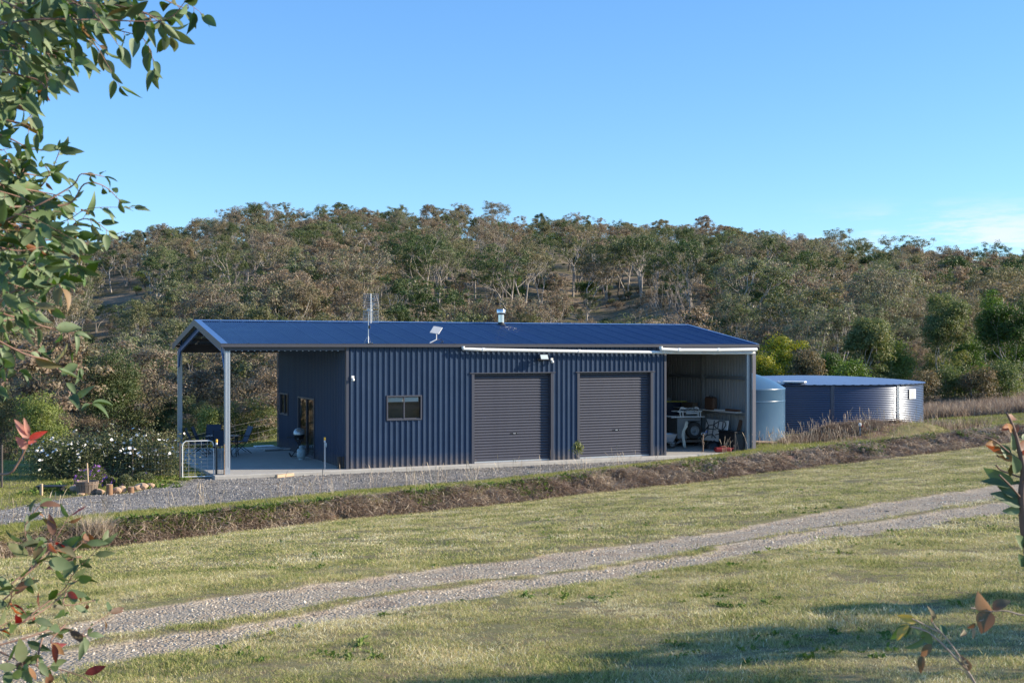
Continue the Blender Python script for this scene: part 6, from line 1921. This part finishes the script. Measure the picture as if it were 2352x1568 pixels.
R = random.Random(21)
tp_ = Vector((-2.55, 4.1, gz(-2.55, 4.1)))
t = thing('eucalyptus_tree', 'leafy gum branches hanging into the top left of the view', 'tree', tp_)
T = [((-40, 60), (120, 70), (260, 60), (380, 50), (440, 20)), ((-20, 10), (120, 20), (260, 15), (340, 35), (400, 60)), ((100, 50), (200, 90), (250, 150), (285, 205)),
     ((260, 60), (330, 90), (350, 130), (358, 165)), ((-30, 100), (60, 110), (140, 130), (198, 150)), ((0, 60), (80, 130), (120, 170), (150, 190)), ((-20, 160), (60, 170), (100, 200), (135, 185)),
     ((120, 20), (180, 60), (210, 90), (235, 110)), ((300, 15), (360, 50), (385, 70), (398, 90)), ((380, 5), (420, 12), (440, 16), (456, 22)), ((-30, -20), (60, 30), (140, 60)),
     ((-20, 200), (20, 230), (50, 245), (60, 265)), ((200, 10), (250, 60), (258, 95)), ((-20, 30), (60, 60), (120, 100)), ((-30, 140), (30, 160), (70, 190)), ((60, -10), (150, 10), (240, 40)), ((160, 0), (260, 20), (330, 20)),
     ((-20, 270), (50, 285), (85, 300), (110, 310)), ((-30, 310), (40, 325), (80, 345), (120, 338)), ((-30, 480), (60, 440), (120, 400), (148, 345)), ((0, 520), (100, 470), (160, 425), (190, 400), (225, 400)),
     ((40, 480), (140, 465), (200, 425), (245, 430), (262, 455)), ((60, 540), (150, 505), (210, 480), (290, 470)), ((20, 560), (120, 535), (180, 505), (225, 510), (245, 530)),
     ((-30, 600), (60, 560), (120, 550), (180, 555)), ((-20, 420), (40, 400), (80, 395), (110, 380)), ((-20, 360), (30, 370), (60, 400)), ((-40, 520), (20, 500), (60, 470)), ((60, 600), (130, 600), (170, 592), (205, 575)),
     ((-30, 650), (60, 620), (120, 612), (170, 625), (195, 635)), ((-20, 700), (40, 670), (90, 650), (130, 655)), ((-30, 740), (40, 730), (80, 705)), ((-20, 640), (50, 660), (90, 690), (110, 705)),
     ((0, 716), (84, 744), (151, 762), (185, 765)), ((-10, 765), (63, 811), (102, 829), (130, 864), (162, 910), (215, 928)), ((151, 762), (165, 790), (178, 820), (186, 845)), ((-20, 790), (40, 800), (70, 810)),
     ((-30, 820), (20, 830), (50, 850)), ((-30, 570), (0, 590), (40, 600)), ((-30, 450), (10, 455), (40, 470)), ((40, 440), (90, 440), (140, 450)), ((20, 520), (80, 520), (130, 500)), ((-20, 860), (0, 870), (15, 890)), ((-20, 60), (10, 100), (30, 150))]
def inside(poly, x, y):
    c = False; j = len(poly) - 1
    for i in range(len(poly)):
        (x1, y1), (x2, y2) = poly[i], poly[j]
        if (y1 > y) != (y2 > y) and x < (x2 - x1) * (y - y1) / (y2 - y1) + x1: c = not c
        j = i
    return c
PA = [(-60, -40), (340, -40), (330, 30), (250, 80), (190, 140), (110, 190), (60, 240), (-60, 290)]
PB = [(-60, 300), (70, 330), (110, 420), (150, 500), (190, 560), (190, 630), (120, 690), (80, 760), (-60, 840)]
for poly, n_, ox, oy in ((PA, 74, 60, 18), (PB, 62, 60, -5)):
    while n_:
        x, y = R.uniform(-60, 340), R.uniform(-40, 840)
        if inside(poly, x, y):
            dx, dy = R.uniform(30, 75), R.uniform(-25, 45)
            if inside(poly, x + dx, y + dy): T.append(((x - 40, y - 12), (x, y), (x + dx, y + dy))); n_ -= 1
b = MB(); leaves = []
for k, pts in enumerate(T):
    Y0 = R.uniform(3.3, 4.3); fine = k in (19, 20, 21, 22)
    sp = .050 if pts[-1][1] > 560 else (.040 if not fine else .034)
    S = spray(b, pts, Y0, R.uniform(-.25, .25), .0035 if (pts[0][0] < 60 and k < 44) else .002, R, leaves, sp, (.030, .062) if fine else (.055, .098), hang=.6 if pts[0][1] < 300 else .35)
b.v = [(x - tp_.x, y - tp_.y, z - tp_.z) for x, y, z in b.v]; b.build('twigs', M_twig, t)
put_leaves(t, leaves, LA, R, 295, tp_)
b = MB(); tr_ = [(0, 0, -.1), (.05, .05, 1.2), (-.02, .0, 2.4), (.05, 0, 3.4)]
b.tube(tr_, [.09, .08, .065, .04], 10); b.build('trunk', M_bark_p, t)
b = MB()
for (x, y) in ((-40, 60), (-30, 100), (-20, 270), (-30, 480), (-30, 600), (-20, 700), (-10, 765), (-20, 860)):
    q = px(x, y, 3.8) - tp_; z0 = max(.4, q.z - .5); b.tube([(0, 0, z0), (q.x * .5, q.y * .5, (z0 + q.z) / 2 + .1), tuple(q)], [.022, .014, .006], 6)
b.build('branches', M_bark_p, t)

def D3(zx, zy): return (zx * .2773, 1133 + zy * .2773)
t0 = Vector((-1.75, 3.3, gz(-1.75, 3.3)))
t = thing('gum_sapling', 'red and green leaved gum sapling reaching in at the bottom left', 'sapling', t0)
b = MB(); leaves = []
for pts in ([(-60, 900), (180, 700), (280, 560), (290, 260), (310, 110)], [(180, 700), (370, 520), (480, 340), (555, 200)], [(-60, 960), (100, 800), (250, 640), (330, 480), (400, 400)],
            [(250, 1030), (330, 950), (480, 820), (600, 680), (760, 540), (930, 380)], [(-60, 1150), (250, 1030), (400, 930), (560, 760), (640, 720)], [(-60, 1250), (250, 1180), (450, 1140), (690, 1185), (760, 1100), (880, 1010)],
            [(-60, 1310), (250, 1380), (480, 1440), (750, 1500), (880, 1570)], [(-40, 1440), (100, 1440), (160, 1400)], [(360, 400), (480, 380), (600, 420)], [(-40, 1090), (60, 1060), (170, 1010)], [(450, 1140), (420, 1210), (440, 1230)], [(480, 860), (560, 910), (680, 950)], [(-60, 1000), (20, 900), (50, 820)], [(600, 560), (640, 480), (650, 420)], [(250, 1380), (160, 1470), (120, 1480)], [(360, 1180), (350, 1400), (350, 1500)]):
    spray(b, [D3(*p) for p in pts], R.uniform(3.1, 3.6), R.uniform(-.15, .15), .0027, R, leaves, .029, (.050, .080), start=.20, hang=.15)
b.v = [(x - t0.x, y - t0.y, z - t0.z) for x, y, z in b.v]
q = px(-20, 1380, 3.3) - t0; b.tube([(0, 0, -.05), (q.x * .3, 0, q.z * .6), tuple(q)], [.014, .012, .008], 6); q = px(-20, 1480, 3.3) - t0; b.tube([(0, 0, -.05), tuple(q)], [.012, .006], 6)
b.build('twigs', M_twig, t); put_leaves(t, leaves, LR, R, 400, t0)
# pink-leaved sprig
t1 = Vector((-1.62, 3.6, gz(-1.62, 3.6)))
t = thing('pink_leaf_sprig', 'single curved twig with three pink leaves low at the left', 'sprig', t1)
b = MB(); S = smooth_pts([px(-60, 1092, 3.3), px(0, 1089, 3.25), px(25, 1085, 3.2), px(42, 1062, 3.2), px(56, 1036, 3.2), px(67, 1006, 3.2)], 4)
b.tube(S, [.0035 * (1 - .4 * i / len(S)) for i in range(len(S))], 6); b.tube([t1, px(-60, 1092, 3.3)], [.008, .0035], 6)
b.v = [(x - t1.x, y - t1.y, z - t1.z) for x, y, z in b.v]; b.build('twig', M_twig, t)
for (a_, c_, w) in (((67, 1010), (36, 963), .34), ((66, 1008), (118, 990), .26), ((62, 1030), (38, 1003), .5), ((66, 1000), (57, 962), .28), ((64, 1018), (80, 1012), .3)):
    p0, p1 = px(*a_, 3.2), px(*c_, 3.18); d = p1 - p0
    o = bpy.data.objects.new('leaf', LP[0] if w != .26 else LP[1]); COL.objects.link(o); o.parent = t
    o.matrix_local = Matrix.Translation(p0 - t1) @ orient(d, Vector((.5, -1, .3))) @ Matrix.Diagonal((d.length, d.length * w / .37, d.length, 1))
M_lo = near_leaf_mat('orange_leaf', [(0, (.42, .07, .03)), (.5, (.50, .17, .04)), (.8, (.25, .03, .03)), (1, (.16, .16, .05))]); M_ld = near_leaf_mat('dark_leaf', [(0, (.035, .06, .02)), (.6, (.07, .11, .03)), (1, (.13, .18, .08))])
LO = [big_leaf('leaf', M_lo, wd=.46, bend=.1, seed=61), big_leaf('leaf', M_lo, wd=.40, bend=-.15, seed=62, notch=True)]
LD = [big_leaf('leaf', M_ld, wd=.52, bend=.12, seed=63, notch=True), big_leaf('leaf', M_ld, wd=.46, bend=-.1, seed=64, notch=True)]
# right sapling
g0 = ground(2358, 1500); t2 = Vector((2360 - CX, 0, 0)); Yr = 3.9
xb = (2366 - CX) * Yr / F; t2 = Vector((xb, Yr, gz(xb, Yr)))
t = thing('red_tipped_sapling', 'gum sapling with dark trunk and orange-red tips at the right edge', 'sapling', t2)
b = MB(); S = smooth_pts([t2 + Vector((0, 0, -.05)), px(2362, 1320, Yr), px(2352, 1220, Yr), px(2346, 1140, Yr), px(2350, 1080, Yr), px(2338, 1020, Yr), px(2325, 975, Yr), px(2312, 948, Yr)], 4)
b.tube(S, [.0135 * (1 - .80 * max(0, i / len(S) - .3) / .7) for i in range(len(S))], 8)
def tw(pts, r=.003): b.tube(smooth_pts([px(x, y, Yr + dy) for x, y, dy in pts], 3), r, 5)
tw([(2346, 1145, 0), (2325, 1120, -.05), (2295, 1090, -.1)]); tw([(2350, 1060, 0), (2320, 1040, 0), (2285, 1012, -.1), (2262, 1005, -.1)]); tw([(2336, 1000, 0), (2360, 990, 0)]); tw([(2350, 1085, 0), (2360, 1080, 0)]); tw([(2342, 1095, 0), (2300, 1080, .1), (2288, 1068, .1)]); tw([(2335, 1050, 0), (2300, 1050, 0), (2290, 1045, 0)])
b.v = [(x - t2.x, y - t2.y, z - t2.z) for x, y, z in b.v]; b.build('trunk', mat('red_brown_bark', (.16, .09, .065), .7, noise=(9, (.10, .06, .045), .8)), t)
RL = [((2345, 1160), (2280, 1130), .9, 0), ((2330, 1110), (2258, 1078), .9, 0), ((2325, 1118), (2256, 1100), .8, 0), ((2340, 1140), (2288, 1118), 1.0, 0), ((2346, 1165), (2305, 1175), .8, 0), ((2352, 1110), (2300, 1112), .7, 0),
      ((2338, 1085), (2330, 1048), 1.0, 0), ((2346, 1095), (2354, 1060), 1., 0), ((2345, 1120), (2362, 1090), .9, 1), ((2320, 1052), (2300, 1020), 1.4, 0), ((2318, 1040), (2268, 1018), 1.0, 1), ((2335, 1055), (2290, 1045), .8, 1),
      ((2330, 1035), (2326, 995), 1.2, 1), ((2335, 1040), (2352, 1008), 1.1, 1), ((2325, 990), (2308, 972), 1.1, 1), ((2330, 995), (2338, 972), 1.2, 1), ((2318, 975), (2302, 988), 1., 1), ((2320, 965), (2330, 952), 1., 1),
      ((2340, 1060), (2350, 1085), 1.1, 1), ((2334, 1065), (2322, 1078), 1.2, 1), ((2345, 1045), (2362, 1030), 1.1, 1), ((2290, 1012), (2266, 1020), 1.1, 1), ((2350, 1255), (2338, 1230), 1.2, 0), ((2352, 1300), (2336, 1270), 1.2, 0), ((2322, 1068), (2318, 1090), 1, 1), ((2348, 1010), (2364, 1000), 1, 0), ((2345, 1075), (2364, 1060), 1, 0)]
Rr = random.Random(3)
for (a_, c_, w, k) in RL:
    p0, p1 = px(*a_, Yr), px(*c_, Yr + Rr.uniform(-.05, .05)); d = p1 - p0
    me = (LD if k == 0 else LO)[Rr.randrange(2)]
    o = bpy.data.objects.new('leaf', me); COL.objects.link(o); o.parent = t
    o.matrix_local = Matrix.Translation(p0 - t2) @ orient(d, Vector((Rr.gauss(0, .4), -1, Rr.gauss(0.2, .5)))) @ Matrix.Diagonal((d.length, d.length * w, d.length, 1))
# half dead twig bottom right
t3 = px(2262, 1600, 3.2); t3.z = gz(t3.x, t3.y)
t = thing('dry_leaf_sapling', 'thin half dead sapling with yellow and withered leaves at the bottom right', 'sapling', t3)
b = MB(); Yd = 3.25
for pts, r in (([(2270, 1680), (2240, 1568), (2190, 1505), (2150, 1465), (2118, 1445), (2090, 1438)], .0028), ([(2235, 1560), (2200, 1500), (2165, 1455), (2150, 1440), (2140, 1425)], .002), ([(2420, 1415), (2352, 1412), (2310, 1402), (2275, 1403), (2230, 1395)], .002), ([(2250, 1585), (2215, 1540), (2190, 1535)], .0015), ([(2165, 1455), (2120, 1432), (2095, 1420)], .002), ([(2280, 1402), (2262, 1420), (2250, 1425)], .002)):
    b.tube(smooth_pts([px(x, y, Yd) for x, y in pts], 4), r, 5)
b.tube([t3, px(2270, 1680, Yd)], .006, 5)
b.v = [(x - t3.x, y - t3.y, z - t3.z) for x, y, z in b.v]; b.build('twigs', mat('grey_pink_twig', (.36, .27, .22), .7), t)
M_ly = near_leaf_mat('yellow_leaf', [(0, (.55, .33, .02)), (1, (.60, .38, .05))]); LY = big_leaf('leaf', M_ly, wd=.45, seed=77)
for (a_, c_, w, m) in (((2105, 1428), (2065, 1412), 1, LY), ((2085, 1432), (2058, 1465), 1.1, LY), ((2082, 1435), (2048, 1470), 1.2, LA[1]), ((2092, 1434), (2080, 1465), .7, LA[3]), ((2098, 1436), (2110, 1462), .9, LA[0]), ((2118, 1448), (2140, 1475), 1.2, LA[2]), ((2125, 1460), (2078, 1490), .8, LA[4]),
                       ((2138, 1425), (2148, 1400), 1.2, LB[1]), ((2170, 1462), (2165, 1425), 1.1, LA[3]), ((2140, 1478), (2112, 1510), 1.2, LB[1]), ((2118, 1505), (2112, 1545), 1.1, LB[1]), ((2275, 1403), (2250, 1450), 1.6, LB[0]), ((2270, 1402), (2245, 1370), 1.3, LB[0]), ((2280, 1400), (2320, 1375), 1.2, LB[0]),
                       ((2225, 1540), (2212, 1500), .8, LB[1]), ((2240, 1430), (2222, 1445), 1, LB[0]), ((2232, 1440), (2240, 1465), 1.1, LB[1]), ((2205, 1462), (2225, 1440), .9, LB[1]), ((2120, 1420), (2122, 1400), .8, LA[3]), ((2225, 1520), (2206, 1522), 1, LB[0])):
    p0, p1 = px(*a_, Yd), px(*c_, Yd + Rr.uniform(-.03, .03)); d = p1 - p0
    o = bpy.data.objects.new('leaf', m); COL.objects.link(o); o.parent = t
    o.matrix_local = Matrix.Translation(p0 - t3) @ orient(d, Vector((Rr.gauss(0, .5), -1, Rr.gauss(0.2, .5)))) @ Matrix.Diagonal((d.length, d.length * w, d.length, 1))

# unseen trees added outside the right edge to throw a shadow band over the lawn
shade_protos = [gum_proto('shadow_caster_tree', 4.2, 1.0, M_gum_g, M_bark_d, 800 + s, leaves=1700, lsz=.12, clump=.24, trunk_r=.05, trunk_frac=.72, fill=.8, low=.87) for s in range(2)]
for k in range(9):
    f_ = k / 8; sx, sy = -2.6 + 8.4 * f_ , 5.6 + 5.9 * f_ + .2 * math.sin(k * 2.7)         # where each crown's shadow falls
    dist = 9.0 + 1.0 * math.sin(k * 2.1)
    x, y = sx + dist, sy + .1 * math.sin(k * 1.7)
    zt = gz(sx, sy) + dist * math.tan(SUN_EL) + .10; zb = gz(x, y); h = max(zt - zb, 1.2)
    place_tree(shade_protos[k % 2], x, y, h, k * 1.3, '%s added shadow-casting tree from the camera, unseen outside the right edge' % nth(k + 1), 'unseen trees added to cast shadows on the lawn', name='shadow_caster_tree', z=zb, wid=1.0 + .25 * math.sin(k * 3.3))
